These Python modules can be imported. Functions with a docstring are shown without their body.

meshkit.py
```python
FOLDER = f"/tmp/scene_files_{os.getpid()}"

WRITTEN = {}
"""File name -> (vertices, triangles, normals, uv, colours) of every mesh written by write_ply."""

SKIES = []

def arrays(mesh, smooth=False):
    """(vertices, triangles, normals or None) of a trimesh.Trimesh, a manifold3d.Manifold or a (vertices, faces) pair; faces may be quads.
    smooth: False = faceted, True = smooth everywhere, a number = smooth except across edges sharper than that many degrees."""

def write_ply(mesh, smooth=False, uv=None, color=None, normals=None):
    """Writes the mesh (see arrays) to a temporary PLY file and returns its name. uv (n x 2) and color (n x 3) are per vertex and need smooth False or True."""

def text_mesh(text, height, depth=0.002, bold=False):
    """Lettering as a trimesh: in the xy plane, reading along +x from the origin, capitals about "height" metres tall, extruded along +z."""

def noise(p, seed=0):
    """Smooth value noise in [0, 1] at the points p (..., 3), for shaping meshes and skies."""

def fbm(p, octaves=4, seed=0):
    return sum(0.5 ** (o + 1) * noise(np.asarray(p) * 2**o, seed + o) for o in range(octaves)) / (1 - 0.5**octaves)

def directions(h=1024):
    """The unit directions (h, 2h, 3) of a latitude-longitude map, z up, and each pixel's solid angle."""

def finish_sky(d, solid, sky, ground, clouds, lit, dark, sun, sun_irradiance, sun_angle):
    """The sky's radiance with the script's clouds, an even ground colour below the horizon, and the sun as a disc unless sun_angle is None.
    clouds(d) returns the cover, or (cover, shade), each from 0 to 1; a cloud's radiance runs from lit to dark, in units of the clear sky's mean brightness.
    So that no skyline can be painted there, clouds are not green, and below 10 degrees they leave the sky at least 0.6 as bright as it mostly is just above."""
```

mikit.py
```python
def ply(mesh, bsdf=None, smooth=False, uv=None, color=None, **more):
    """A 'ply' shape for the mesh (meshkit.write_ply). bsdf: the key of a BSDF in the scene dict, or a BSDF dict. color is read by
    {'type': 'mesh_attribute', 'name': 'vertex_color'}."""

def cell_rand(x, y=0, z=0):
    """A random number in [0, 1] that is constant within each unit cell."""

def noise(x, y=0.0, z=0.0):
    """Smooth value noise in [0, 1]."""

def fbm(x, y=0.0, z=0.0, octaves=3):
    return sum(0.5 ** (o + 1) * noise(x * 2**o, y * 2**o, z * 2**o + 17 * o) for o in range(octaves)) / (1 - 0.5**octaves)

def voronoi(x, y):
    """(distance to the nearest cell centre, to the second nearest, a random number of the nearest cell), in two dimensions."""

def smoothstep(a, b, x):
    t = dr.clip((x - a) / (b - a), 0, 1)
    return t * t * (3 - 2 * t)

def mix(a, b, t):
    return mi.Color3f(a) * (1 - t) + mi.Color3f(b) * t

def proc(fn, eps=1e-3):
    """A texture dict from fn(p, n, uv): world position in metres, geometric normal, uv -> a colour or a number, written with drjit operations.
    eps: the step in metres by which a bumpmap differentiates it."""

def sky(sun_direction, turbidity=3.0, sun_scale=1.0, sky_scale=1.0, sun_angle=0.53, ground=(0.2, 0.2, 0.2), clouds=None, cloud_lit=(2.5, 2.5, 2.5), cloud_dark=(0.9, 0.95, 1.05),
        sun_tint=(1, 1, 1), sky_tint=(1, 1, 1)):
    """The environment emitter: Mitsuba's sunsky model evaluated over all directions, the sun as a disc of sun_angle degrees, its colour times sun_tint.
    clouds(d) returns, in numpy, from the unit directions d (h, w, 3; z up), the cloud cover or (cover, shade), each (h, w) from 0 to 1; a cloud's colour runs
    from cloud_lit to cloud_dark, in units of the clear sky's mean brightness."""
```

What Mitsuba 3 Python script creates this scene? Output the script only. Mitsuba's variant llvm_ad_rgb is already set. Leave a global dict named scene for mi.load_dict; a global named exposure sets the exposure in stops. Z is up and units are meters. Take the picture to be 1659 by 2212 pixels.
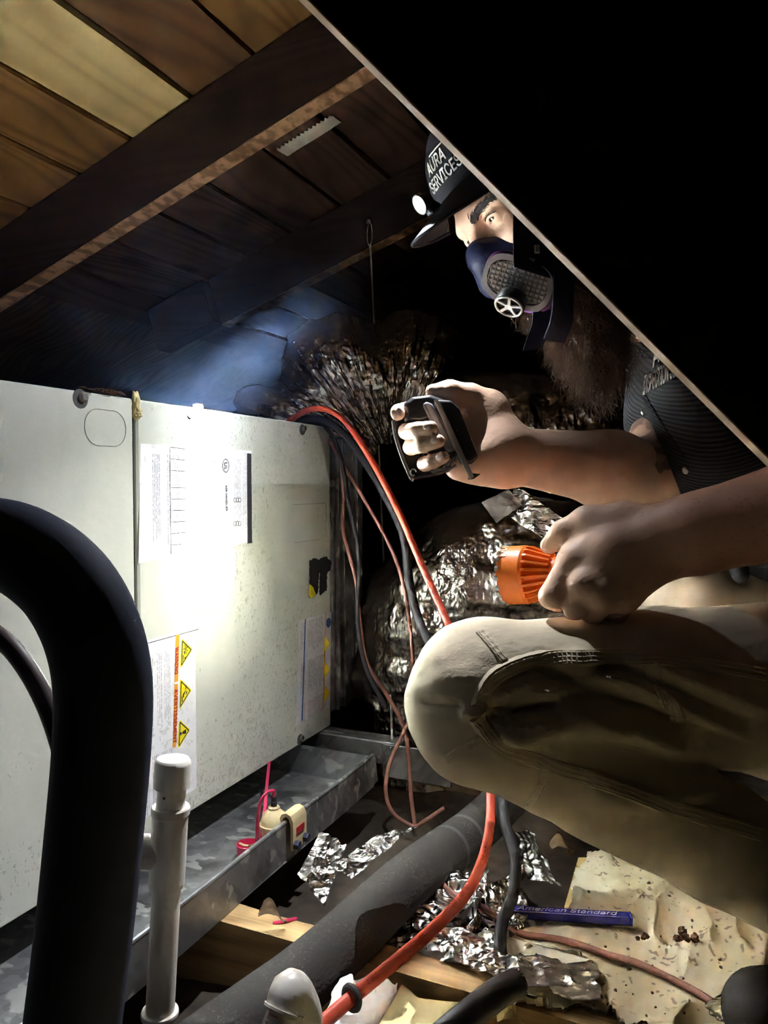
import math, random
import numpy as np, trimesh, manifold3d, drjit as dr, mitsuba as mi
import mikit, meshkit
from mikit import noise, fbm, voronoi, smoothstep, mix, cell_rand
from scipy.spatial import cKDTree
from shapely.geometry import Polygon, box as sbox, LineString
from shapely import affinity

T = mi.ScalarTransform4f
rng = np.random.default_rng(7)
random.seed(7)
scene, labels = {}, {}

# ------------------------------------------------------------------ camera, lights, exposure
exposure = 8.6
FPX, PITCH = 1640.0, math.atan(61 / 1640)
CAM = np.array([0, 0, 0.5])
scene['camera'] = {'type': 'perspective', 'fov_axis': 'x', 'fov': math.degrees(2 * math.atan(829.5 / FPX)),
                   'near_clip': 0.02, 'far_clip': 50.0,
                   'to_world': T().look_at(origin=CAM.tolist(), target=[0, math.cos(PITCH), 0.5 - math.sin(PITCH)], up=[0, 0, 1])}


def ray(px, py):
    v = -(py - 1106) / FPX
    return np.array([(px - 829.5) / FPX, math.cos(PITCH) + v * math.sin(PITCH), -math.sin(PITCH) + v * math.cos(PITCH)])


def at(px, py, d):
    return CAM + ray(px, py) * d


def pts(*q):
    return np.array([at(*p) for p in q])


# the house frame: D1 runs along the air handler and the roof boards, D2 towards the eave
D1 = np.array([0.4076, 0.9132, 0.0]); D1 /= np.linalg.norm(D1)
D2 = np.array([-D1[1], D1[0], 0.0])
UZ = np.array([0, 0, 1.0])


def G(a, d, z):
    return a * D1 + d * D2 + np.array([0, 0, z])


def on_plane(px, py, n, off):
    r = ray(px, py)
    return CAM + r * ((off - CAM @ n) / (r @ n))


FACE = 0.654


def face(px, py):
    p = on_plane(px, py, D2, FACE)
    return np.array([p @ D1, p[2]])


# lamps of the place: the orange torch and the lamp on the cap brim
LAMP = at(908, 441, 0.905)
TORCH = at(1080, 1243, 0.80)

def _on(px, py): a, z = face(px, py); return G(a, FACE, z)


TORCH_AIM, LAMP_AIM = _on(448, 1215), G(0.865, 0.668, 0.603)
HAZE = 0.055
POWER = 0.025            # all lamps together; the exposure makes up for it


def beam(name, o, aim, rgb, cutoff, width, off):
    d = (aim - o) / np.linalg.norm(aim - o)
    scene[name] = {'type': 'spot', 'to_world': T().look_at(origin=(o + off * d).tolist(), target=aim.tolist(), up=[0, 0, 1]),
                   'intensity': {'type': 'rgb', 'value': [POWER * c for c in rgb]}, 'cutoff_angle': cutoff, 'beam_width': width}


beam('torch_core', TORCH, TORCH_AIM, [40.0, 39.5, 37.6], 8.2, 1.0, 0.012)
beam('torch_mid', TORCH, _on(455, 1275), [0.075, 0.075, 0.062], 19.0, 6.0, 0.012)
beam('lamp_mid', LAMP, _on(448, 985), [0.05, 0.052, 0.055], 17.0, 5.0, 0.02)
beam('torch_halo', TORCH, TORCH_AIM, [0.028, 0.029, 0.021], 40.0, 14.0, 0.012)
beam('lamp_core', LAMP, LAMP_AIM, [18.5, 18.9, 19.7], 9.2, 1.0, 0.02)
beam('lamp_halo', LAMP, LAMP_AIM, [0.03, 0.032, 0.035], 24.0, 8.0, 0.02)
beam('lamp_flood', LAMP + np.array([-0.02, -0.012, -0.012]), LAMP + np.array([-0.18, -0.135, -0.762]), [0.20, 0.20, 0.204], 40.0, 16.0, 0.0)

# ------------------------------------------------------------------ helpers


def obj(key, mesh, bsdf, label=None, cat=None, group=None, kind=None, smooth=False, **kw):
    base, n = key, 1
    while key in scene:
        key = f'{base}_{n:03d}'
        n += 1
    if mesh is not None:
        scene[key] = mikit.ply(mesh, bsdf, smooth=smooth, **kw)
    e = {}
    if label: e['label'] = label
    if cat: e['category'] = cat
    if group: e['group'] = group
    if kind: e['kind'] = kind
    if e: labels[key] = e
    return key


def thing(key, label, cat, group=None):
    base, n = key, 1
    while key in labels:
        key = f'{base}_{n:03d}'
        n += 1
    labels[key] = {'label': label, 'category': cat}
    if group: labels[key]['group'] = group
    return key


def cat_m(*ms):
    return trimesh.util.concatenate([m for m in ms if m is not None])


def man2tri(m):
    q = m.to_mesh()
    return trimesh.Trimesh(q.vert_properties[:, :3], q.tri_verts, process=False)


def frame_box(c, ax, ay, az, sx, sy, sz, bev=0.0):
    """a box with chamfered edges, centre c, sizes along the three axes"""
    ax, ay, az = (np.asarray(v, float) for v in (ax, ay, az))
    p = []
    for i in (-1, 1):
        for j in (-1, 1):
            for k in (-1, 1):
                h = np.array([i * sx, j * sy, k * sz]) / 2
                if bev:
                    for q in range(3):
                        b = np.array([i, j, k]) * bev
                        b[q] = 0
                        p.append(h - b)
                else:
                    p.append(h)
    p = np.array(p)
    w = np.asarray(c) + p[:, :1] * ax + p[:, 1:2] * ay + p[:, 2:] * az
    m = trimesh.convex.convex_hull(w)
    return m


def gbox(a0, a1, d0, d1, z0, z1, bev=0.0):
    return frame_box(G((a0 + a1) / 2, (d0 + d1) / 2, (z0 + z1) / 2), D1, D2, UZ, a1 - a0, d1 - d0, z1 - z0, bev)


def spline(p, n=60):
    p = np.asarray(p, float)
    if len(p) < 3:
        return np.array([p[0] + (p[-1] - p[0]) * t for t in np.linspace(0, 1, n)])
    q = np.vstack([2 * p[0] - p[1], p, 2 * p[-1] - p[-2]])
    seg = np.linalg.norm(np.diff(p, axis=0), axis=1)
    out = []
    for i in range(len(p) - 1):
        m = max(2, int(round(n * seg[i] / seg.sum())))
        t = np.linspace(0, 1, m, endpoint=False)[:, None]
        a, b, c, d = q[i], q[i + 1], q[i + 2], q[i + 3]
        out.append(0.5 * (2 * b + (c - a) * t + (2 * a - 5 * b + 4 * c - d) * t ** 2 + (3 * b - a - 3 * c + d) * t ** 3))
    return np.vstack(out + [p[-1:]])


def frames(p):
    t = np.gradient(p, axis=0)
    t /= np.linalg.norm(t, axis=1, keepdims=True) + 1e-12
    u = np.cross(t[0], [0.13, 0.2, 0.97])
    if np.linalg.norm(u) < 1e-3: u = np.cross(t[0], [1, 0, 0])
    us = []
    for k in t:
        u = u - k * (u @ k)
        u /= np.linalg.norm(u)
        us.append(u)
    us = np.array(us)
    return t, us, np.cross(t, us)


def tube(p, r, n=14, caps=True, ell=None):
    """tube along p; r number or array; ell = (wide, thin) section factors"""
    p = np.asarray(p, float)
    t, u, v = frames(p)
    r = np.broadcast_to(r, (len(p),))
    th = np.arange(n) * 2 * math.pi / n
    cu, cv = np.cos(th), np.sin(th)
    if ell: cu, cv = cu * ell[0], cv * ell[1]
    ring = p[:, None] + r[:, None, None] * (cu[None, :, None] * u[:, None] + cv[None, :, None] * v[:, None])
    V = ring.reshape(-1, 3)
    F = []
    i = np.arange(n)
    for k in range(len(p) - 1):
        a, b = k * n + i, k * n + (i + 1) % n
        c, d = b + n, a + n
        F += [np.stack([a, b, c], 1), np.stack([a, c, d], 1)]
    if caps:
        V = np.vstack([V, p[:1], p[-1:]])
        m = len(p) * n
        F += [np.stack([(i + 1) % n, i, 0 * i + m], 1), np.stack([m - n + i, m - n + (i + 1) % n, 0 * i + m + 1], 1)]
    mesh = trimesh.Trimesh(V, np.vstack(F), process=False)
    return mesh


def lathe(prof, c, axis, n=32):
    """prof: (radius, height) list along axis from point c"""
    axis = np.asarray(axis, float) / np.linalg.norm(axis)
    u = np.cross(axis, [0.2, 0.3, 0.93]); u /= np.linalg.norm(u)
    v = np.cross(axis, u)
    th = np.arange(n) * 2 * math.pi / n
    V = np.array([np.asarray(c) + axis * h + r * (math.cos(a) * u + math.sin(a) * v) for r, h in prof for a in th])
    i = np.arange(n)
    F = []
    for k in range(len(prof) - 1):
        a, b = k * n + i, k * n + (i + 1) % n
        F += [np.stack([a, b, b + n], 1), np.stack([a, b + n, a + n], 1)]
    V = np.vstack([V, [np.asarray(c) + axis * prof[0][1]], [np.asarray(c) + axis * prof[-1][1]]])
    m = len(prof) * n
    F += [np.stack([(i + 1) % n, i, 0 * i + m], 1), np.stack([m - n + i, m - n + (i + 1) % n, 0 * i + m + 1], 1)]
    return trimesh.Trimesh(V, np.vstack(F), process=False)


def prism(poly, o, x, y, depth, centre=False):
    """polygon (2-D points or shapely) in the plane (o, x, y) extruded by depth along x cross y"""
    if not isinstance(poly, Polygon): poly = Polygon(poly)
    poly = poly.buffer(0)
    gs = getattr(poly, 'geoms', [poly])
    m = trimesh.util.concatenate([trimesh.creation.extrude_polygon(g, abs(depth), engine='earcut') for g in gs])
    x, y = np.asarray(x, float), np.asarray(y, float)
    z = np.cross(x, y); z /= np.linalg.norm(z)
    v = np.array(m.vertices)
    if centre: v[:, 2] -= abs(depth) / 2
    return trimesh.Trimesh(np.asarray(o) + v[:, :1] * x + v[:, 1:2] * y + v[:, 2:] * z, m.faces, process=False)


def text2(s, h, depth=0.0004, bold=True):
    return meshkit.text_mesh(s, h, depth, bold)


def place2(m, o, x, y):
    x, y = np.asarray(x, float), np.asarray(y, float)
    z = np.cross(x, y)
    v = np.array(m.vertices)
    return trimesh.Trimesh(np.asarray(o) + v[:, :1] * x + v[:, 1:2] * y + v[:, 2:] * z, m.faces, process=False)


def grid_mesh(P):
    """mesh of a (m, n, 3) grid of points"""
    m, n = P.shape[:2]
    i = np.arange(m * n).reshape(m, n)
    a, b, c, d = i[:-1, :-1].ravel(), i[1:, :-1].ravel(), i[1:, 1:].ravel(), i[:-1, 1:].ravel()
    return trimesh.Trimesh(P.reshape(-1, 3), np.vstack([np.stack([a, b, c], 1), np.stack([a, c, d], 1)]), process=False)


def vnormals(m):
    return np.array(m.vertex_normals)


def ridged(p, octaves=4, seed=0):
    s, w = 0, 0
    for o in range(octaves):
        s = s + 0.5 ** o * (1 - np.abs(2 * meshkit.noise(p * 2 ** o, seed + o) - 1))
        w += 0.5 ** o
    return s / w


# ------------------------------------------------------------------ signed distance bodies
def smin(a, b, k):
    h = np.maximum(k - np.abs(a - b), 0) / k
    return np.minimum(a, b) - h * h * k * 0.25


class Body:
    def __init__(self): self.ops = []

    def cone(self, a, b, ra, rb, k=0.012, flat=None, sub=False):
        """flat = (direction, factor): the section is scaled along direction"""
        a, b = np.asarray(a, float), np.asarray(b, float)
        ab = b - a
        L = max(ab @ ab, 1e-12)
        if flat:
            w, fac = np.asarray(flat[0], float), flat[1]
            w = w / np.linalg.norm(w)

        def f(p):
            q = p - a
            t = np.clip((q @ ab) / L, 0, 1)
            e = q - t[:, None] * ab
            if flat: e = e + ((1 / fac - 1) * (e @ w))[:, None] * w
            d = np.sqrt((e * e).sum(1)) - (ra + (rb - ra) * t)
            return d * (min(1, fac) if flat else 1)
        R = max(ra, rb) * (max(1, flat[1]) if flat else 1)
        self.ops.append((f, (a + b) / 2, np.sqrt(L) / 2 + R, k, sub))
        return self

    def chain(self, P, R, k=0.012, **kw):
        for i in range(len(P) - 1):
            self.cone(P[i], P[i + 1], R[i], R[i + 1], k, **kw)
        return self

    def ell(self, c, axes, radii, k=0.012, sub=False):
        c, A, r = np.asarray(c, float), np.array(axes, float), np.asarray(radii, float)
        A = A / np.linalg.norm(A, axis=1, keepdims=True)

        def f(p):
            q = ((p - c) @ A.T) / r
            n = np.sqrt((q * q).sum(1)) + 1e-9
            g = np.sqrt(((q / r) ** 2).sum(1)) + 1e-9
            return n * (n - 1) / g
        self.ops.append((f, c, max(r), k, sub))
        return self

    def mesh(self, h, pad=0.02, disp=None, B=28):
        lo = np.min([c - R for _, c, R, _, s in self.ops if not s], axis=0) - pad
        hi = np.max([c + R for _, c, R, _, s in self.ops if not s], axis=0) + pad
        n = np.ceil((hi - lo) / h).astype(int) + 1
        F = np.full(n, 1.0, np.float32)
        half = B * h * math.sqrt(3) / 2
        for i in range(0, n[0], B):
            for j in range(0, n[1], B):
                for k in range(0, n[2], B):
                    e = np.minimum([i + B, j + B, k + B], n)
                    c = lo + h * (np.array([i, j, k]) + B / 2)
                    near = [o for o in self.ops if np.linalg.norm(o[1] - c) < o[2] + half + o[3] + 0.01]
                    near = [o for o in near if o[0](c[None])[0] < (half + o[3]) * 1.6 + 0.01]
                    if not any(not o[4] for o in near): continue
                    ix = np.stack(np.meshgrid(np.arange(i, e[0]), np.arange(j, e[1]), np.arange(k, e[2]), indexing='ij'), -1)
                    p = lo + h * ix.reshape(-1, 3)
                    d = np.full(len(p), 1.0)
                    for f, _, _, kk, sub in near:
                        v = f(p)
                        d = -smin(-d, v, kk) if sub else smin(d, v, kk)
                    if disp is not None: d = d - disp(p)
                    F[i:e[0], j:e[1], k:e[2]] = d.reshape(ix.shape[:3])
        return surface_nets(F, lo, h)


def surface_nets(F, lo, h):
    s = F < 0
    m = [x - 1 for x in F.shape]
    cnt = np.zeros(m, np.int8)
    for a in (0, 1):
        for b in (0, 1):
            for c in (0, 1):
                cnt += s[a:a + m[0], b:b + m[1], c:c + m[2]]
    act = np.argwhere((cnt > 0) & (cnt < 8))
    idx = np.full(m, -1, np.int64)
    idx[tuple(act.T)] = np.arange(len(act))
    S, N = np.zeros((len(act), 3)), np.zeros(len(act))
    C = [(a, b, c) for a in (0, 1) for b in (0, 1) for c in (0, 1)]
    val = {c: F[act[:, 0] + c[0], act[:, 1] + c[1], act[:, 2] + c[2]].astype(float) for c in C}
    for c in C:
        for ax in range(3):
            if c[ax]: continue
            e = list(c); e[ax] = 1; e = tuple(e)
            u, v = val[c], val[e]
            x = (u < 0) != (v < 0)
            t = np.where(x, u / np.where(x, u - v, 1), 0)
            P = np.tile(np.array(c, float), (len(act), 1))
            P[:, ax] += t
            S[x] += P[x]; N[x] += 1
    V = lo + h * (act + S / N[:, None])
    Q = []
    for ax in range(3):
        o1, o2 = [(1, 2), (2, 0), (0, 1)][ax]
        sl0, sl1 = [slice(None)] * 3, [slice(None)] * 3
        sl0[ax], sl1[ax] = slice(0, -1), slice(1, None)
        a, b = s[tuple(sl0)], s[tuple(sl1)]
        e = np.argwhere(a != b)
        e = e[(e[:, o1] > 0) & (e[:, o2] > 0) & (e[:, o1] < m[o1]) & (e[:, o2] < m[o2])]
        fl = a[tuple(e.T)]
        d1, d2 = np.eye(3, dtype=int)[o1], np.eye(3, dtype=int)[o2]
        q = np.stack([idx[tuple((e - d1 - d2).T)], idx[tuple((e - d2).T)], idx[tuple(e.T)], idx[tuple((e - d1).T)]], 1)
        q[~fl] = q[~fl][:, ::-1]
        Q.append(q)
    Q = np.vstack(Q)
    return trimesh.Trimesh(V, np.vstack([Q[:, [0, 1, 2]], Q[:, [0, 2, 3]]]), process=False)


class Skin:
    """finds the surface of a mesh along a direction, for seams, stitches and print that lie on it"""
    def __init__(self, mesh, view, up):
        self.n = np.asarray(view, float) / np.linalg.norm(view)            # towards the side that is dressed
        self.x = np.cross(up, self.n); self.x /= np.linalg.norm(self.x)
        self.y = np.cross(self.n, self.x)
        v = np.array(mesh.vertices)
        k = vnormals(mesh) @ self.n > 0.05
        self.v, self.nn = v[k], vnormals(mesh)[k]
        self.t = cKDTree(np.stack([self.v @ self.x, self.v @ self.y], 1))

    def put(self, p, lift=0.0):
        p = np.asarray(p, float)
        q = np.stack([p @ self.x, p @ self.y], 1)
        d, i = self.t.query(q, k=14)
        w = self.v[i] @ self.n
        top = w.max(1, keepdims=True)
        g = np.exp(-(d / 0.003) ** 2) * (w > top - 0.012) + 1e-9
        w = (w * g).sum(1) / g.sum(1)
        nn = (self.nn[i] * g[..., None]).sum(1)
        nn /= np.linalg.norm(nn, axis=1, keepdims=True)
        return q[:, :1] * self.x + q[:, 1:] * self.y + w[:, None] * self.n + nn * lift, nn

    def wrap(self, m, o, x, y, lift=0.0005):
        v = np.array(m.vertices)
        P = np.asarray(o) + v[:, :1] * np.asarray(x) + v[:, 1:2] * np.asarray(y)
        q, nn = self.put(P, lift)
        return trimesh.Trimesh(q + nn * v[:, 2:], m.faces, process=False)


def pipe_text(m, c, axis, n, r):
    """bends lettering (x along the axis, y round it) onto a pipe of radius r about the line c + t * axis, centred on the side n"""
    axis = np.asarray(axis, float) / np.linalg.norm(axis)
    n = np.asarray(n, float); n = n - (n @ axis) * axis; n /= np.linalg.norm(n)
    y = np.cross(n, axis)
    v = np.array(m.subdivide_to_size(0.003).vertices)
    f = m.subdivide_to_size(0.003).faces
    v[:, 1] -= (m.bounds[0][1] + m.bounds[1][1]) / 2
    a = v[:, 1] / r
    rr = (r + 0.0002 + v[:, 2])[:, None]
    return trimesh.Trimesh(np.asarray(c) + v[:, :1] * axis + rr * (np.cos(a)[:, None] * n + np.sin(a)[:, None] * y), f, process=False)


# ------------------------------------------------------------------ materials
def mat(name, d):
    scene[name] = {'type': 'twosided', 'bsdf': d} if d['type'] not in ('twosided', 'dielectric', 'blendbsdf', 'bumpmap') else d
    return name


def col(c): return {'type': 'rgb', 'value': list(c)}


def plain(name, c, rough=0.5, metal=0.0, spec=0.5, **kw):
    return mat(name, {'type': 'principled', 'base_color': col(c) if not isinstance(c, dict) else c, 'roughness': rough, 'metallic': metal, 'specular': spec, **kw})


def bumped(name, inner, fn, scale=1.0, eps=1e-3):
    scene[name] = {'type': 'twosided', 'bsdf': {'type': 'bumpmap', 'arbitrary': mikit.proc(fn, eps), 'scale': scale, 'bsdf': inner}}
    return name


def along(p):
    """coordinates of a point in the house frame"""
    return p.x * float(D1[0]) + p.y * float(D1[1]), p.x * float(D2[0]) + p.y * float(D2[1]), p.z


def wood_fn(dark, light, ax, freq=60.0, seed=0.0):
    def fn(p, n, uv):
        a, d, z = along(p)
        l, c = (a, d) if ax == 0 else (d, a)
        w = fbm(l * 1.6 + seed, c * 9.0, z * 9.0, 2)
        g = fbm(l * 3.0, (c + 0.35 * z) * freq + 9 * w, z * freq * 0.4 + seed, 3)
        s = dr.abs(dr.sin((c * 40 + z * 25 + 7 * w + seed) * 3.0)) ** 4
        k = dr.clip(0.65 * g + 0.35 * s, 0, 1)
        b = smoothstep(0.62, 0.8, fbm(l * 6.0 + 3, c * 11.0, z * 6 + seed, 2))
        return mix(light, dark, k) * (1 - 0.5 * b)
    return mikit.proc(fn)


plain('roof_brown', wood_fn((0.05, 0.020, 0.006), (0.16, 0.075, 0.02), 0), 0.7)
plain('roof_shaded', wood_fn((0.034, 0.017, 0.010), (0.115, 0.060, 0.036), 0, seed=3.0), 0.7)
plain('roof_amber', wood_fn((0.08, 0.034, 0.007), (0.24, 0.115, 0.025), 0, seed=5.0), 0.7)
plain('roof_cream', wood_fn((0.42, 0.28, 0.09), (0.66, 0.50, 0.22), 0, 24.0, seed=9.0), 0.6)
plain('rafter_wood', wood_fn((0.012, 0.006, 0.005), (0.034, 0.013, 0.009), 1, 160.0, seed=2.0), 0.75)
plain('rafter_edge_lit', mikit.proc(lambda p, n, uv: mix((0.42, 0.24, 0.12), (0.20, 0.10, 0.05), smoothstep(0.35, 0.7, fbm((p.x * float(D2[0]) + p.y * float(D2[1])) * 90, (p.x * float(D1[0]) + p.y * float(D1[1])) * 40, 1.0, 3)))), 0.85)  # light on the rafter undersides put into a paler wood colour
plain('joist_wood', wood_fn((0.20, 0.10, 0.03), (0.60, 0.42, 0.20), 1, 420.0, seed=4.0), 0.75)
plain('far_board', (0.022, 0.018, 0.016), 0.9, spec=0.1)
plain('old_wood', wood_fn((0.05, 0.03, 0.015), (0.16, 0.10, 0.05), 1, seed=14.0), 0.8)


def unit_fn(p, n, uv):
    a, d, z = along(p)
    dens = smoothstep(0.35, 0.62, fbm(a * 9.0, z * 5.0, 2.0, 3)) * smoothstep(0.70, 0.95, a) + 0.9 * smoothstep(0.25, 0.10, z) * smoothstep(0.45, 0.65, fbm(a * 9, z * 9, 7.0, 2))
    wx, wz = fbm(a * 300, z * 300, 5.0, 2), fbm(a * 300, z * 300, 8.0, 2)
    spot = mi.Float(0)
    for k_, lim in ((240.0, 0.62), (120.0, 0.42)):
        f1, f2, r = voronoi(a * k_ + wx * 0.8, z * k_ * 0.62 + wz * 0.8)
        spot = dr.maximum(spot, smoothstep(0.16 + 0.26 * r / lim, 0.05, f1) * dr.select(r < lim * dens, 0.35 + 0.65 * wx, 0.0))
    smear = fbm(a * 22, z * 7, 1.0, 3)
    base = mix((0.50, 0.52, 0.46), (0.62, 0.63, 0.57), smear)
    moss = smoothstep(0.45, 0.8, fbm(a * 6 + 5, z * 5, 3.0, 2)) * smoothstep(0.75, 0.95, a)
    base = mix(base, (0.52, 0.53, 0.33), 0.45 * moss)
    return mix(base, (0.16, 0.155, 0.11), 0.68 * spot)


mat('unit_paint', {'type': 'principled', 'base_color': mikit.proc(unit_fn), 'roughness': 0.42, 'specular': 0.45})


def galv_fn(p, n, uv):
    a, d, z = along(p)
    f1, f2, r = voronoi((a + 0.4 * z) * 95, (d + 0.7 * z) * 95)
    st = smoothstep(0.55, 0.75, fbm(a * 14, d * 14, z * 14, 3))
    wh = smoothstep(0.62, 0.70, fbm(a * 70 + 3, d * 40, z * 40, 3))
    c = mix((0.21, 0.22, 0.23), (0.32, 0.33, 0.34), r) * (1 - 0.55 * st)
    return mix(c, (0.62, 0.63, 0.62), 0.7 * wh)


mat('galvanized', {'type': 'principled', 'base_color': mikit.proc(galv_fn), 'roughness': 0.42, 'metallic': 0.75, 'specular': 0.5})
plain('steel', (0.45, 0.45, 0.45), 0.3, 1.0)
plain('groove', (0.22, 0.22, 0.21), 0.7)
plain('dark_gap', (0.06, 0.06, 0.06), 0.8)


def foam_fn(p, n, uv):
    s = smoothstep(0.60, 0.75, fbm(p.x * 800, p.y * 800, p.z * 800, 2))
    t = smoothstep(0.35, 0.7, fbm(p.x * 25, p.y * 25, p.z * 25, 3))
    return mix((0.030, 0.028, 0.027), (0.16, 0.14, 0.115), 0.40 * s * (0.1 + 0.9 * t))


bumped('pipe_foam', {'type': 'principled', 'base_color': mikit.proc(foam_fn), 'roughness': 0.85, 'specular': 0.3}, lambda p, n, uv: 0.0012 * fbm(p.x * 400, p.y * 400, p.z * 400, 2), 1.0, 6e-4)
plain('hose_black', (0.065, 0.083, 0.135), 0.7, spec=0.25)
plain('line_maroon', (0.03, 0.016, 0.018), 0.5)


def pvc_fn(p, n, uv):
    d = smoothstep(0.45, 0.75, fbm(p.x * 60, p.y * 60, p.z * 14, 3))
    low = smoothstep(0.36, 0.08, p.z)
    return mix((0.80, 0.78, 0.73), (0.40, 0.33, 0.25), dr.clip(0.25 * d + 0.75 * low * d, 0, 1))


mat('pvc', {'type': 'principled', 'base_color': mikit.proc(pvc_fn), 'roughness': 0.35, 'specular': 0.5})
plain('cable_red', (0.62, 0.085, 0.045), 0.45)
plain('cable_print', (0.30, 0.03, 0.015), 0.6)
plain('cable_black', (0.012, 0.012, 0.014), 0.6, spec=0.25)
plain('wire_brown', (0.26, 0.115, 0.085), 0.5)
plain('wire_steel', (0.55, 0.53, 0.50), 0.5)
plain('wire_pink', (0.55, 0.03, 0.10), 0.4)
plain('switch_tan', (0.58, 0.47, 0.27), 0.5)
plain('bolt_blue', (0.03, 0.035, 0.07), 0.5)
plain('label_red', (0.35, 0.02, 0.03), 0.5)
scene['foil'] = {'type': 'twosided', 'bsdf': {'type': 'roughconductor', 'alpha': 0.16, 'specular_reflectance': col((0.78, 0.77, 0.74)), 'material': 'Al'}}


def duct_fn(p, n, uv):
    k = dr.abs(fbm(p.x * 48, p.y * 48, p.z * 26, 3) - 0.5)
    return 0.010 * k + 0.0022 * dr.abs(noise(p.x * 170, p.y * 170, p.z * 110) - 0.5)


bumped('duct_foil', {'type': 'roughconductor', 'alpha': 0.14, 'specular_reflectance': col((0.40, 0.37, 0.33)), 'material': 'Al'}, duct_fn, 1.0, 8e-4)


def paper_fn(p, n, uv):
    c = fbm(p.x * 16, p.y * 16, 0.0, 3)
    s = smoothstep(0.74, 0.80, fbm(p.x * 190, p.y * 190, 2.0, 2)) * smoothstep(0.35, 0.6, fbm(p.x * 12, p.y * 12, 9.0, 2))
    o = mix((0.60, 0.545, 0.41), (0.46, 0.395, 0.26), smoothstep(0.35, 0.7, c))
    return mix(o, (0.10, 0.05, 0.02), dr.clip(0.7 * s, 0, 1))


bumped('paper', {'type': 'principled', 'base_color': mikit.proc(paper_fn), 'roughness': 0.75, 'specular': 0.3}, lambda p, n, uv: 0.016 * dr.abs(fbm(p.x * 22 + 3 + p.y * 9, p.y * 46 + p.x * 14, 0.0, 3) - 0.5) + 0.0016 * fbm(p.x * 160, p.y * 160, 1.0, 2), 1.0, 1e-3)
plain('paper_white', (0.80, 0.79, 0.76), 0.8)
plain('batt_yellow', mikit.proc(lambda p, n, uv: mix((0.62, 0.47, 0.20), (0.44, 0.30, 0.10), fbm(p.x * 60, p.y * 60, p.z * 60, 3))), 0.9)
plain('dirt', mikit.proc(lambda p, n, uv: mix((0.015, 0.011, 0.008), (0.06, 0.046, 0.034), fbm(p.x * 50, p.y * 50, p.z * 50, 4))), 0.95)
plain('crumb', (0.09, 0.05, 0.025), 0.9)
plain('pen_blue', (0.02, 0.02, 0.22), 0.3)
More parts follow.
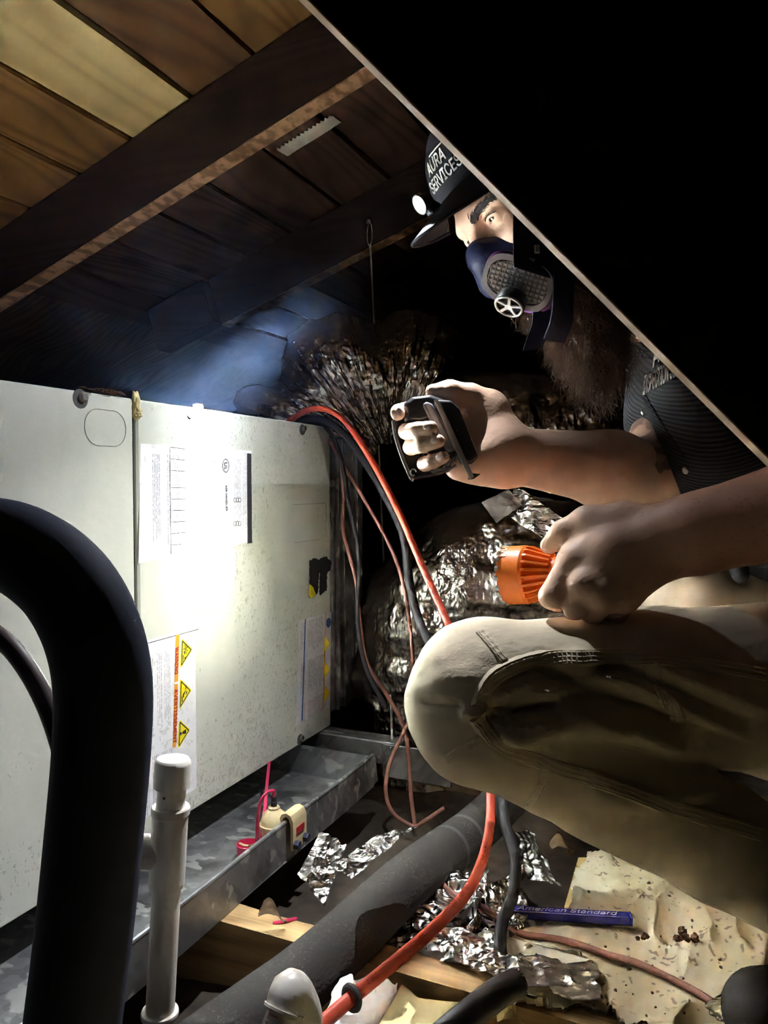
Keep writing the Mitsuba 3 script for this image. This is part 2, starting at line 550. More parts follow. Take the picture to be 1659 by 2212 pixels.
plain('foam_black', (0.012, 0.012, 0.014), 0.8)
plain('print_silver', (0.62, 0.62, 0.70), 0.4)
plain('print_white', (0.85, 0.85, 0.85), 0.6)
plain('print_black', (0.03, 0.03, 0.035), 0.6)
plain('label_yellow', (0.85, 0.68, 0.02), 0.5)
plain('label_orange', (0.78, 0.34, 0.04), 0.5)
plain('label_blue', (0.03, 0.10, 0.32), 0.5)
plain('gap_filler', mikit.proc(lambda p, n, uv: mix((0.75, 0.66, 0.36), (0.35, 0.26, 0.10), fbm(p.x * 160, p.y * 160, p.z * 160, 2))), 0.9)
# ------------------------------------------------------------------ the setting: roof, floor, far walls
TH = math.radians(18.9)
SL = math.cos(TH) * D2 - math.sin(TH) * UZ            # down the slope, towards the eave
RN = np.cross(D1, SL)
if RN[2] < 0: RN = -RN                                # up and out of the roof
RD = 0.83                                             # rafter undersides pass this far above the camera
ORG = CAM + RD * RN
RH = 0.138                                            # rafter depth


def R(a, s, h):
    """point of the roof: along the house, down the slope from ORG, height above the rafter undersides"""
    q = ORG - (ORG @ D1) * D1 - (ORG @ SL) * SL
    return q + a * D1 + s * SL + h * RN


A1 = np.mean([on_plane(x, y, RN, R(0, 0, 0) @ RN) @ D1 for x, y in ((0, 640), (795, 150), (400, 394))])
obj('ceiling', frame_box(R(1.4, 0.6, RH + 0.045), D1, SL, RN, 4.4, 3.4, 0.01), 'old_wood', kind='structure')
# roof boards: seams read on the underside of the deck
dk = R(0, 0, RH) @ RN
seam_px = [(155, 370), (275, 300), (412, 208), (548, 120)]
ss = [on_plane(x, y, RN, dk) @ SL for x, y in seam_px]
wd = float(np.mean(-np.diff(ss)))
edges = [ss[0] + 3 * wd, ss[0] + 2 * wd, ss[0] + wd] + ss + [ss[-1] - k * wd for k in (1, 2, 3, 4, 5)]
brd = ['roof_brown', 'roof_amber', 'roof_amber', 'roof_amber', 'roof_cream', 'roof_brown', 'roof_amber', 'roof_brown', 'roof_amber', 'roof_brown', 'roof_amber']
for i in range(len(edges) - 1):
    s1, s0 = edges[i], edges[i + 1]
    g0, g1 = rng.uniform(0.002, 0.005, 2)
    n = 40
    # ragged long edges; split at the nearest rafter, the dimmer light beyond painted as darker wood
    for a0, a1, tone in ((-0.4, A1 + 0.018, brd[i]), (A1 + 0.020, 3.2, 'roof_shaded')):
        aa = np.linspace(a0, a1, n)
        w0 = s0 + g0 + 0.0035 * meshkit.noise(np.stack([aa * 5, aa * 0 + i, aa * 0], 1), 3)
        w1 = s1 - g1 - 0.0035 * meshkit.noise(np.stack([aa * 5, aa * 0 + i, aa * 0], 1), 4)
        poly = np.vstack([np.stack([aa, w0], 1), np.stack([aa, w1], 1)[::-1]])
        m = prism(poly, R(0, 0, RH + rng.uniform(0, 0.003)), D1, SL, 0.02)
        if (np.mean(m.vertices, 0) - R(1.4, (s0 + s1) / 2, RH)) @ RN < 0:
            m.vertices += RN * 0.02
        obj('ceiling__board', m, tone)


def rafter(a0, s0, s1, label):
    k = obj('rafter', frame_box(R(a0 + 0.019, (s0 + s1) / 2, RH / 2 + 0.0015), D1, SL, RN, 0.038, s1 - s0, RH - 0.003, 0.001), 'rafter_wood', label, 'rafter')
    obj(k + '__lower_edge', frame_box(R(a0 + 0.019, (s0 + s1) / 2, 0.0015), D1, SL, RN, 0.038, s1 - s0, 0.003, 0.001), 'rafter_edge_lit', 'rough-sawn lower edge coloured lighter for the light on it')
    return k


A2 = np.mean([on_plane(x, y, RN, R(0, 0, 0) @ RN) @ D1 for x, y in ((475, 700), (830, 525))])
s_end = on_plane(470, 700, RN, R(0, 0, 0) @ RN) @ SL
rafter(A1, -0.9, 2.15, 'nearest dark rough-sawn rafter running diagonally under the roof boards')
r2 = rafter(A2, -0.9, s_end, 'second rafter, farther in, its lower end stopping above the air handler')
# a short block nailed to the far rafter's end
obj(r2 + '__end_block', frame_box(R(A2 - 0.012, s_end - 0.01 + 0.11, RH / 2 - 0.004), D1, SL, RN, 0.05, 0.2, RH - 0.012, 0.002), 'rafter_wood')
rafter(A1 - 0.61, -0.9, 2.15, 'rafter overhead, outside the edge of the picture')
# perforated metal nailing strip on the boards just beyond the nearest rafter
c1, c2 = on_plane(612, 322, RN, dk), on_plane(715, 258, RN, dk)
sx = (c2 - c1) / np.linalg.norm(c2 - c1); sy = np.cross(RN, sx); sy = -sy if sy @ D1 < 0 else sy
Ls = np.linalg.norm(c2 - c1) + 0.02
poly = [(0, 0)]
nt = 14
for k in range(nt):
    x0, x1 = Ls * k / nt, Ls * (k + 1) / nt
    poly += [(x0 + 0.1 * (x1 - x0), -0.000), (x0 + 0.25 * (x1 - x0), -0.006), (x0 + 0.55 * (x1 - x0), -0.006), (x0 + 0.7 * (x1 - x0), 0)]
poly += [(Ls, 0), (Ls + 0.002, 0.035), (Ls * 0.55, 0.037), (Ls * 0.2, 0.036), (0.004, 0.038)]
mstrip = prism(poly, c1 - sx * 0.01 - RN * 0.003 - sy * 0.012, sx, sy, 0.0015)
plain('strip_paper', mikit.proc(lambda p, n, uv: mix((0.85, 0.81, 0.70), (0.66, 0.61, 0.50), fbm(p.x * 90, p.y * 90, p.z * 90, 3))), 0.6)
obj('nailing_strip', mstrip, 'strip_paper', 'pale toothed nailing strip stuck to the roof boards beside the nearest rafter', 'metal strip')

# floor of the attic: ceiling board, loose dirt between the joists, joists, dark far walls
obj('floor', gbox(-0.6, 3.0, -1.6, 2.2, -0.17, -0.15), 'dirt', kind='structure')
gx = np.linspace(0.15, 2.6, 110); gy = np.linspace(-1.4, 1.9, 140)
P = np.array([[G(a, d, 0) for d in gy] for a in gx])
P[..., 2] = -0.075 + 0.05 * (meshkit.fbm(P * [6, 6, 0], 4, 11) - 0.5)
obj('loose_fill', grid_mesh(P[:, ::-1]), 'dirt', 'dark loose fill and dust lying between the ceiling joists', 'loose insulation', kind='stuff', smooth=True)
for q, (a, lab) in enumerate([(0.70, 'nearest pale wooden ceiling joist along the bottom of the picture'), (1.31, 'dim ceiling joist behind the drain pan and wires'), (1.90, 'farthest ceiling joist under the foil ducts'), (0.09, 'ceiling joist beneath the camera')]):
    dd = np.linspace(-1.5, 2.0, 90)
    e0 = a + 0.002 * (meshkit.noise(np.stack([dd * 8, dd * 0 + q, dd * 0], 1), 5) - 0.5)
    e1 = a + 0.038 + 0.006 * (meshkit.noise(np.stack([dd * 11, dd * 0 + q, dd * 0], 1), 6) - 0.5)
    m = prism(np.vstack([np.stack([dd, e0], 1), np.stack([dd, e1], 1)[::-1]]), G(0, 0, 0), D2, D1, 0.14)
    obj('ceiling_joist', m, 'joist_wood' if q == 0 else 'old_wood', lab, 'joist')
obj('wall_back', gbox(3.0, 3.02, -1.6, 2.4, -0.15, 2.0), 'far_board', kind='structure')
obj('wall_right', gbox(-0.6, 3.0, -1.62, -1.6, -0.15, 2.0), 'far_board', kind='structure')
obj('wall_left', gbox(-0.6, 3.0, 2.3, 2.32, -0.15, 0.55), 'far_board', kind='structure')
# the hatch board that cuts across the view: a half-inch sheet, near, seen on its unlit side
plain('board_shaded', (0.012, 0.011, 0.010), 0.8, spec=0.1)  # the sheet's unlit side painted as a near-black colour
plain('hatch_ply', mikit.proc(lambda p, n, uv: mix((0.30, 0.22, 0.14), (0.20, 0.14, 0.08), fbm(p.x * 8, p.y * 60, p.z * 60, 3))), 0.7)
e0, e1 = at(640, -25, 0.50), at(1760, 1090, 0.50)
hx = (e1 - e0) / np.linalg.norm(e1 - e0)
hn = np.array([0.0, 1.0, 0.0]) - hx * hx[1]; hn /= np.linalg.norm(hn)
hy = np.cross(hn, hx)
if hy[2] < 0: hy = -hy
hL = np.linalg.norm(e1 - e0)
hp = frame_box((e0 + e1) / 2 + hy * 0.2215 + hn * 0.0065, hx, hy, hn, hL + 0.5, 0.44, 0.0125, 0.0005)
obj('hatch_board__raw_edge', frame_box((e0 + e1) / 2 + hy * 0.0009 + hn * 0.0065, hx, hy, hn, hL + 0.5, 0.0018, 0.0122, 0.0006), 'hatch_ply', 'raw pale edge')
obj('hatch_board', hp, 'board_shaded', 'plywood sheet slanting across the upper right, its face painted dark for shade, its thin edge pale', 'board')

# ------------------------------------------------------------------ air handler
UB, UT = 0.054, 0.603
A_SEAM, A_END = 0.723, 1.225
ah = thing('air_handler', 'large pale grey metal air handler cabinet lying on its side with printed labels', 'air handler')
obj(ah + '__cabinet', gbox(0.2, A_END - 0.004, FACE + 0.014, 1.2, UB + 0.003, UT - 0.001, 0.003), 'unit_paint')
obj(ah + '__panel', gbox(0.2, A_SEAM - 0.003, FACE, FACE + 0.013, UB, UT, 0.0025), 'unit_paint')
obj(ah + '__panel', gbox(A_SEAM + 0.003, A_END, FACE, FACE + 0.013, UB, UT, 0.0025), 'unit_paint')
FN = -D2
obj(ah + '__seam', gbox(A_SEAM - 0.004, A_SEAM + 0.004, FACE + 0.006, FACE + 0.0135, UB, UT - 0.001), 'dark_gap', 'dark seam between the panels')


def on_face(px, py, lift=0.0):
    a, z = face(px, py)
    return G(a, FACE - lift, z)


def fpoly(q): return [tuple(face(*k)) for k in q]


def fprism(q, lift=0.0004, th=0.0004):
    """polygon given in the face plane (a, z), raised off the panel"""
    return prism(q, G(0, FACE - lift, 0), D1, UZ, th) if np.cross(D1, UZ) @ FN > 0 else prism(q, G(0, FACE - lift, 0), D1, UZ, th)


for px, py, rr in ((178, 858, 0.0065), (409, 894, 0.006), (655, 926, 0.0055), (650, 1594, 0.0055)):
    c = on_face(px, py)
    k = obj(ah + '__screw', lathe([(rr * 0.95, 0), (rr * 0.95, 0.001), (rr * 0.9, 0.0012), (rr * 0.85, 0.004), (rr * 0.6, 0.005), (0.0005, 0.005)], c, FN, 12), 'steel')
    obj(k + '__recess', lathe([(rr * 1.7, 0), (rr * 1.7, 0.0003), (0.0005, 0.0003)], c + D1 * -0.003 + UZ * -0.002, FN, 20), 'dark_gap')
# knockout outline on the left panel
ka0, kz1 = face(182, 880); ka1, kz0 = face(272, 966)
ko = sbox(ka0, kz0, ka1, kz1).buffer(-0.02).buffer(0.02)
obj(ah + '__knockout', fprism(ko.difference(ko.buffer(-0.0012)), 0.0003, 0.0004) if False else cat_m(*[prism(Polygon(list(LineString(list(ko.exterior.coords)[i:i + 2]).buffer(0.00038).exterior.coords)), G(0, FACE - 0.0002, 0), D1, UZ, 0.0004) for i in range(len(ko.exterior.coords) - 1)]), 'groove')
# faint embossed frame near the right end
for q in ([(632, 1090), (704, 1087)], [(704, 1087), (704, 1150)], [(636, 1172), (690, 1166)]):
    p0, p1 = on_face(*q[0]), on_face(*q[1])
    obj(ah + '__crease_line', frame_box((p0 + p1) / 2, (p1 - p0) / np.linalg.norm(p1 - p0), np.cross(FN, (p1 - p0) / np.linalg.norm(p1 - p0)), FN, np.linalg.norm(p1 - p0), 0.0007, 0.0006), 'groove')
# foam tuft in the seam, dust on top
def blob(c, r, seed, amp=0.4, sub=3, sc=(1, 1, 1)):
    m = trimesh.creation.icosphere(subdivisions=sub, radius=1.0)
    v = np.array(m.vertices)
    v = v * (1 + amp * (meshkit.fbm(v * 2.2 + seed, 3, seed) - 0.5) * 2)[:, None]
    m.vertices = v * r * np.asarray(sc) + np.asarray(c)
    return m


obj(ah + '__seam_foam', cat_m(blob(on_face(293, 878), 0.0085, 3, 0.6, 3, (0.7, 0.7, 1.8)), blob(on_face(295, 893), 0.006, 5, 0.6)), 'gap_filler', smooth=True)
lint = []
for k in range(16):
    x = rng.normal(232, 28); c = on_face(x, 0.146 * x + 814); c[2] = UT + 0.001
    p = [c + rng.normal(0, 0.004, 3) * [1, 1, 0.2] + UZ * rng.uniform(0, 0.006) for _ in range(4)]
    lint.append(tube(spline(p, 8), 0.0006, 4))
obj(ah + '__lint', cat_m(*lint), 'crumb', kind='stuff')
obj(ah + '__top_crumb', cat_m(*[blob(np.append(G(*[face(430 + dx, 877)[0], FACE + 0.002, 0])[:2], UT + 0.002), 0.0035, dx, 0.6, 2) for dx in (-5, 0, 6)]), 'gap_filler')
# dark torn foam showing through two slots near the right end
for q, s in (([(668, 1210), (680, 1206), (690, 1212), (692, 1225), (686, 1240), (684, 1283), (668, 1290)], 1), ([(691, 1206), (704, 1203), (714, 1214), (712, 1228), (704, 1240), (703, 1275), (690, 1284)], 2)):
    pl = Polygon(fpoly(q)).buffer(0)
    th = rng
    ed = np.array(pl.segmentize(0.003).exterior.coords)
    ed = ed + rng.normal(0, 0.0009, ed.shape); ed[-1] = ed[0]
    k = obj(ah + '__foam_slot', prism(Polygon(ed).buffer(0), G(0, FACE - 0.0002, 0), D1, UZ, 0.0025), 'foam_black', 'torn black foam in a slot')
obj(ah + '__foam_slot__yellow_scrap', prism(fpoly([(666, 1262), (672, 1268), (678, 1284), (668, 1292), (665, 1286)]), G(0, FACE - 0.002, 0), D1, UZ, 0.002), 'label_yellow')


# printed sheets: rows of tiny print come from the material, what can be read is built
def print_fn(blocks, paper=(0.80, 0.80, 0.84), ink=(0.10, 0.11, 0.17)):
    def fn(p, n, uv):
        u, v = uv.x, uv.y
        k = mi.Float(0)
        for (u0, u1, v0, v1, pitch, dens) in blocks:
            row = dr.floor((v - v0) / pitch)
            fr = (v - v0) / pitch - row
            r = cell_rand(row, u0 * 999, 5)
            inside = (u > u0) & (u < u0 + (u1 - u0) * (0.72 + 0.28 * r)) & (v > v0) & (v < v1) & (fr > 0.22) & (fr < 0.72)
            w = noise(u * 1500, row * 7.3, 3.0) * 0.6 + 0.4 * noise(u * 420, row * 3.1, 9.0)
            k = dr.select(inside & (w > 0.62 - dens * 0.3), dens, k)
        dirt = smoothstep(0.66, 0.76, fbm(u * 130, v * 130, 3.0, 3))
        return mix(mix(paper, ink, 0.85 * k), (0.42, 0.42, 0.38), 0.4 * dirt)
    return mikit.proc(fn)


def sheet(key, q, bsdf, label=None):
    """a paper label on the panel; q: px corners top-left, top-right, bottom-right, bottom-left; uv in metres (down, right)"""
    c = np.array([face(*k) for k in q])
    a0, z0 = c[0]
    V, uvs = [], []
    for lift in (0.0, 0.0003):
        for a, z in c:
            V.append(G(a, FACE - 0.0001 - lift, z)); uvs.append((z0 - z, a - a0))
    F = [[4, 6, 5], [4, 7, 6], [0, 1, 5], [0, 5, 4], [1, 2, 6], [1, 6, 5], [2, 3, 7], [2, 7, 6], [3, 0, 4], [3, 4, 7]]
    m = trimesh.Trimesh(np.array(V), F, process=False)
    if m.face_normals[0] @ FN < 0: m.invert()
    return obj(key, m, bsdf, label, uv=np.array(uvs)), np.array([a0, z0])


DN, RT = -UZ, D1                        # print runs downwards, the tops of the letters to the right


def fprint(parent, name, s, px, py, px2, py2, bsdf, hpx=None, bold=True, lift=0.0006):
    """lettering from the point (px,py) to (px2,py2) on the panel"""
    o, e = on_face(px, py, lift), on_face(px2, py2, lift)
    x = (e - o); L = np.linalg.norm(x); x = x / L
    y = np.cross(FN, x)
    m = text2(s, 0.01, 0.0003, bold)
    w = m.bounds[1][0] - m.bounds[0][0]
    sx = L / w
    hh = hpx if hpx else 0.01 * sx
    m.vertices = m.vertices * [sx, hh / 0.01, 1] - [m.bounds[0][0] * sx, 0, 0]
    return obj(f'{parent}__{name}', place2(m, o, x, y), bsdf)


mat('sheet_rating', {'type': 'principled', 'roughness': 0.55, 'specular': 0.3, 'base_color': print_fn([
    (0.012, 0.125, 0.020, 0.036, 0.0030, 0.9), (0.012, 0.135, 0.048, 0.054, 0.0032, 0.9), (0.012, 0.12, 0.060, 0.074, 0.0032, 0.7),
    (0.014, 0.02, 0.082, 0.17, 0.012, 0.6), (0.06, 0.066, 0.082, 0.17, 0.012, 0.4), (0.09, 0.096, 0.082, 0.17, 0.011, 0.4), (0.012, 0.11, 0.195, 0.212, 0.0030, 0.65), (0.012, 0.12, 0.216, 0.238, 0.0036, 0.55)])})
rl, _ = sheet(ah + '__rating_label', [(303, 958), (543, 974), (545, 1170), (299, 1217)], 'sheet_rating', 'large white printed data label')
obj(rl + '__header_band', fprism(fpoly([(533, 979), (542, 980), (544, 1173), (534, 1174)]), 0.0005, 0.0003), 'print_black')
fprint(rl, 'title', 'AIR HANDLER', 486, 1048, 487, 1104, 'print_black', 0.0042)
ulc = on_face(487, 1006, 0.0006)
obj(rl + '__approval_mark', cat_m(tube(np.array([ulc + 0.0085 * (math.cos(t) * RT * 0.9 + math.sin(t) * DN * 1.1) for t in np.linspace(0, 2 * math.pi, 40)]), 0.0006, 4, False),
                                  place2(text2('UL', 0.007, 0.0003), ulc - DN * 0.0055 - RT * 0.0035, DN, RT)), 'print_black')
for i, (qx, qy) in enumerate(((512, 1080), (512, 1131))):
    for j in (-1, 0, 1):
        cc = on_face(qx + 5 * j, qy, 0.0006)
        obj(rl + '__wiring_mark', tube(np.array([cc + 0.0034 * (math.cos(t) * RT + math.sin(t) * DN) for t in np.linspace(0, 2 * math.pi, 20)]), 0.0004, 4, False), 'print_black')
for k in range(9):
    y0 = 966 + k * 25 + (k > 2) * 12
    if y0 > 1190: break
    p0, p1 = on_face(367, y0, 0.0006), on_face(400, y0 + (4 - k), 0.0006)
    obj(rl + '__table_line', frame_box((p0 + p1) / 2, (p1 - p0) / np.linalg.norm(p1 - p0), UZ, FN, np.linalg.norm(p1 - p0), 0.0006, 0.0003), 'print_black')
p0, p1 = on_face(367, 968, 0.0006), on_face(368, 1197, 0.0006)
obj(rl + '__table_line', frame_box((p0 + p1) / 2, RT, UZ, FN, 0.0006, p0[2] - p1[2], 0.0003), 'print_black')

mat('sheet_warning', {'type': 'principled', 'roughness': 0.5, 'specular': 0.3, 'base_color': print_fn([
    (0.02, 0.13, 0.008, 0.024, 0.0036, 0.6), (0.02, 0.13, 0.030, 0.040, 0.0034, 0.6), (0.02, 0.135, 0.046, 0.056, 0.0036, 0.6), (0.02, 0.13, 0.060, 0.073, 0.0032, 0.6),
    (0.15, 0.33, 0.008, 0.012, 0.0036, 0.9), (0.15, 0.30, 0.018, 0.030, 0.0034, 0.75), (0.15, 0.30, 0.036, 0.048, 0.0032, 0.75), (0.15, 0.29, 0.054, 0.066, 0.0032, 0.6), (0.15, 0.28, 0.068, 0.076, 0.0036, 0.6)])})
# the sheet's left side runs on behind the black pipe
aR, zT = face(421, 1355); _, zB = face(402, 1703)
aL = face(318, 1384)[0] - 0.03
sy0 = face(421, 1355)[1]
wl = ah + '__warning_label'


def a2px_sheet(a0, a1, z1, z0, key, bsdf, label):
    c = [(a0, z1), (a1, z1), (a1, z0), (a0, z0)]
    V, uvs = [], []
    for lift in (0.0, 0.0003):
        for a, z in c:
            V.append(G(a, FACE - 0.0001 - lift, z)); uvs.append((z1 - z, a - a0))
    F = [[4, 6, 5], [4, 7, 6], [0, 1, 5], [0, 5, 4], [1, 2, 6], [1, 6, 5], [2, 3, 7], [2, 7, 6], [3, 0, 4], [3, 4, 7]]
    m = trimesh.Trimesh(np.array(V), F, process=False)
    if m.face_normals[0] @ FN < 0: m.invert()
    return obj(key, m, bsdf, label, uv=np.array(uvs))


wl = a2px_sheet(aL, aR, sy0, face(318, 1765)[1], wl, 'sheet_warning', 'white warning label with yellow triangles')
obj(wl + '__border', frame_box((on_face(318, 1390, .0005) + on_face(420, 1361, .0005)) / 2, D1, UZ, FN, 0.11, 0.0008, 0.0003), 'print_black')
obj(wl + '__orange_band', fprism(fpoly([(379, 1372), (387, 1370), (379, 1613), (372, 1615)]), 0.0005, 0.0003), 'label_orange')
fprint(wl, 'heading', 'WARNING', 378, 1398, 376, 1457, 'label_red', 0.0062, lift=0.001)
fprint(wl, 'heading', 'AVERTISSEMENT', 376, 1489, 373, 1606, 'label_red', 0.0062, lift=0.001)
obj(wl + '__band_gap', fprism(fpoly([(375, 1474), (386, 1472), (386, 1476), (375, 1478)]), 0.0008, 0.0003), 'print_white')
for i, q in enumerate(([(391, 1378), (415, 1402), (388, 1446)], [(388, 1465), (413, 1490), (386, 1535)], [(386, 1553), (410, 1576), (383, 1620)])):
    pl = Polygon(fpoly(q))
    k = obj(wl + '__hazard_triangle', fprism(pl.buffer(-0.002).buffer(0.002), 0.0005, 0.0003), 'label_yellow')
    inn = pl.buffer(-0.0022)
    obj(k + '__outline', fprism(inn.difference(inn.buffer(-0.0011)).buffer(0), 0.0009, 0.0003) if False else cat_m(*[prism(LineString(list(inn.exterior.coords)[j:j + 2]).buffer(0.0006), G(0, FACE - 0.0009, 0), D1, UZ, 0.0003) for j in range(len(inn.exterior.coords) - 1)]), 'print_black')
    cx, cz = pl.centroid.x, pl.centroid.y

    def mk(poly): return prism([(cx + y * 0.7, cz - x) for x, y in poly], G(0, FACE - 0.0009, 0), D1, UZ, 0.0003)
    if i == 2:
        sy = cat_m(mk([(-0.003, 0.010), (-0.0012, -0.001), (0.0012, -0.001), (0.003, 0.010)]), prism(affinity.translate(Polygon([(math.cos(t) * 0.0016, math.sin(t) * 0.0022) for t in np.linspace(0, 6.2, 12)]), cx - 0.0035, cz), G(0, FACE - 0.0009, 0), D1, UZ, 0.0003))
    elif i == 1:
        sy = cat_m(mk([(-0.009, 0.009), (-0.004, 0.006), (-0.004, 0.004), (-0.008, 0.006)]), mk([(-0.003, 0.006), (0.002, 0.002), (0.004, -0.004), (0.001, -0.002)]), mk([(0.002, 0.0), (0.006, 0.0), (0.006, -0.002), (0.002, -0.002)]), mk([(0.004, -0.004), (0.011, -0.004), (0.011, -0.006), (0.004, -0.006)]), mk([(-0.001, 0.010), (0.003, 0.008), (0.003, 0.006), (-0.001, 0.007)]))
    else:
        sy = cat_m(mk([(0.003, -0.004), (0.012, -0.006), (0.012, -0.007), (0.004, -0.006)]), mk([(-0.001, -0.003), (0.003, -0.001), (0.002, 0.001), (-0.002, -0.001)]), *[mk([(-0.004 + 0.0, 0.003), (-0.004 + 0.007 * math.cos(t) , 0.003 + 0.006 * math.sin(t)), (-0.004 + 0.007 * math.cos(t + .25), 0.003 + 0.006 * math.sin(t + .25))]) for t in np.arange(0, 6.2, 0.9)], mk([(0.006, 0.001), (0.008, 0.002), (0.009, -0.001), (0.007, -0.001)]))
    obj(k + '__symbol', sy, 'print_black')

mat('sheet_grey', {'type': 'principled', 'roughness': 0.55, 'specular': 0.3, 'base_color': print_fn([
    (0.006, 0.06, 0.004, 0.020, 0.0030, 0.8), (0.006, 0.062, 0.028, 0.085, 0.0030, 0.8), (0.075, 0.135, 0.004, 0.020, 0.0030, 0.9), (0.075, 0.135, 0.028, 0.085, 0.0030, 0.95),
    (0.145, 0.21, 0.004, 0.020, 0.0030, 0.85), (0.145, 0.205, 0.028, 0.085, 0.0030, 0.9)], (0.66, 0.65, 0.68), (0.20, 0.19, 0.22))})
gl, _ = sheet(ah + '__notice_label', [(646, 1340), (715, 1321), (712, 1527), (638, 1569)], 'sheet_grey', 'worn grey printed notice label')
obj(gl + '__rule', fprism(fpoly([(658, 1338), (660, 1337), (653, 1556), (651, 1557)]), 0.0005, 0.0003), 'label_blue')
obj(gl + '__orange_rule', fprism(fpoly([(702, 1324), (704, 1323), (699, 1530), (697, 1531)]), 0.0005, 0.0003), 'label_orange')
c = on_face(709, 1345, 0.0005)
obj(gl + '__round_mark', lathe([(0.009, 0), (0.009, 0.0004), (0.0005, 0.0004)], c, FN, 24), 'label_blue')
for y in (1392, 1447, 1499):
    obj(gl + '__hazard_triangle', fprism(fpoly([(701, y - 18), (711, y - 4), (708, y + 6), (699, y + 18)]), 0.0008, 0.0003), 'label_yellow')
# plenum behind the air handler
pk = obj('plenum', gbox(A_END + 0.004, A_END + 0.15, FACE + 0.006, 1.15, UB + 0.02, UT - 0.02, 0.002), 'galvanized', 'galvanized sheet-metal duct collar fixed to the far end of the air handler', 'duct collar')
for a in (0.03, 0.055, 0.11):
    obj(pk + '__fold', gbox(A_END + a, A_END + a + 0.006, FACE - 0.001, FACE + 0.006, UB + 0.02, UT - 0.02, 0.001), 'galvanized')

# ------------------------------------------------------------------ drain pan, strut, float switch
PF, PT_, PD, PA0, PA1 = 0.002, 0.0535, 0.518, 0.15, 1.12
pan = thing('drain_pan', 'galvanized drain pan under the air handler with a low folded front wall', 'drain pan')
obj(pan + '__bottom', gbox(PA0, PA1, PD, 1.25, PF - 0.001, PF), 'galvanized')
aa = np.linspace(PA0, PA1, 60)
fw = np.array([[G(a, PD + 0.0012 * math.sin(a * 17), z) for z in np.linspace(PF - 0.001, PT_, 6)] for a in aa])
fw2 = fw + D2 * 0.0012
obj(pan + '__front_wall', cat_m(grid_mesh(fw), grid_mesh(fw2[::-1])), 'galvanized', smooth=True)
obj(pan + '__rolled_edge', tube(np.array([G(a, PD + 0.002 + 0.0012 * math.sin(a * 17), PT_) for a in aa]), 0.0028, 8), 'galvanized')
obj(pan + '__end_wall', gbox(PA1 - 0.0012, PA1, PD, 1.25, PF - 0.001, PT_ - 0.002), 'galvanized')
obj(pan + '__corner_tab', prism([(0, 0), (0.02, 0.002), (0.008, 0.052), (0, 0.054)], G(PA1, PD + 0.003, PF), D1, UZ, 0.0012), 'galvanized')
obj(pan + '__reflection_strip', gbox(PA0, 0.86, PD + 0.020, PD + 0.045, PF, PF + 0.004, 0.001), 'steel', 'bright strip added for the light reflected on the pan bottom')  # added strip, stands in for light mirrored in the pan
st = obj('support_strut', gbox(1.185, 1.225, 0.50, 1.2, 0.013, UB - 0.001, 0.002), 'galvanized', 'galvanized strut carrying the far end of the air handler', 'metal strut')
e = on_plane(840, 1625, D1, 1.184)
obj(st + '__end_plate', gbox(1.18, 1.186, 0.405, 0.53, -0.005, 0.052, 0.001), 'galvanized')
obj(st + '__hole', lathe([(0.007, 0), (0.007, 0.001), (0.0005, 0.001)], G(1.18, e @ D2, e[2]), -D1, 16), 'dark_gap')
obj('support_strut', gbox(0.40, 0.44, 0.66, 1.2, PF + 0.0005, UB - 0.0005, 0.002), 'galvanized', 'near strut under the air handler, hidden behind the black pipe', 'metal strut')

fs = thing('float_switch', 'tan bottle-shaped float switch clipped over the drain pan wall', 'float switch')
fc = on_plane(592, 1800, UZ, 0.5) if False else None
t0 = on_plane(634, 1780, D2, PD)                       # where the clip sits on the wall
ca = t0 @ D1
bq = on_plane(592, 1790, D2, PD + 0.024)
bc = G(bq @ D1, PD + 0.024, PF + 0.004)
bp = [(0.0165, 0), (0.0165, 0.036), (0.0195, 0.0365), (0.0195, 0.040), (0.0175, 0.0405), (0.0172, 0.046), (0.0145, 0.053), (0.009, 0.058), (0.0075, 0.060), (0.008, 0.062), (0.0065, 0.0635), (0.001, 0.0635)]
obj(fs + '__bottle', lathe(bp, bc, UZ, 36), 'switch_tan', smooth=35)
obj(fs + '__neck', lathe([(0.0042, 0), (0.0042, 0.006), (0.0035, 0.0065), (0.0035, 0.013), (0.001, 0.013)], bc + UZ * 0.0635, UZ, 16), 'foam_black')
obj(fs + '__slot', cat_m(*[frame_box(bc + UZ * (0.030 + 0.003 * k) + (-D2 * 0.0163 * math.cos(q) + D1 * 0.0163 * math.sin(q)), D1 * math.cos(q) + D2 * math.sin(q), UZ, -D2, 0.006, 0.0022, 0.002) for k, q in ((0, -0.45), (0, 0.35), (1, 0.2))]), 'dark_gap')
cl = []
q = [(0.011, -0.036), (0.011, 0.002), (0.007, 0.010), (0.0, 0.0125), (-0.007, 0.010), (-0.0105, 0.002), (-0.0105, -0.022)]
outer = np.array(q)
inner = outer * [0.62, 1] - [0, 0.0042]
inner[0, 1], inner[-1, 1] = -0.036, -0.022
poly = np.vstack([outer, inner[::-1]])
ck = obj(fs + '__clip', prism(poly, G(ca - 0.0175, PD + 0.001, PT_), -D2, UZ, 0.035) if np.cross(-D2, UZ) @ D1 > 0 else prism(poly, G(ca + 0.0175, PD + 0.001, PT_), -D2, UZ, 0.035), 'switch_tan', smooth=30)
obj(ck + '__badge', frame_box(G(ca, PD - 0.0105, PT_ - 0.012), D1, UZ, -D2, 0.020, 0.009, 0.0012), 'label_red')
obj(ck + '__badge__print', place2(text2('Safe', 0.004, 0.0003), G(ca - 0.006, PD - 0.0112, PT_ - 0.0135), D1, UZ), 'print_white') if False else None
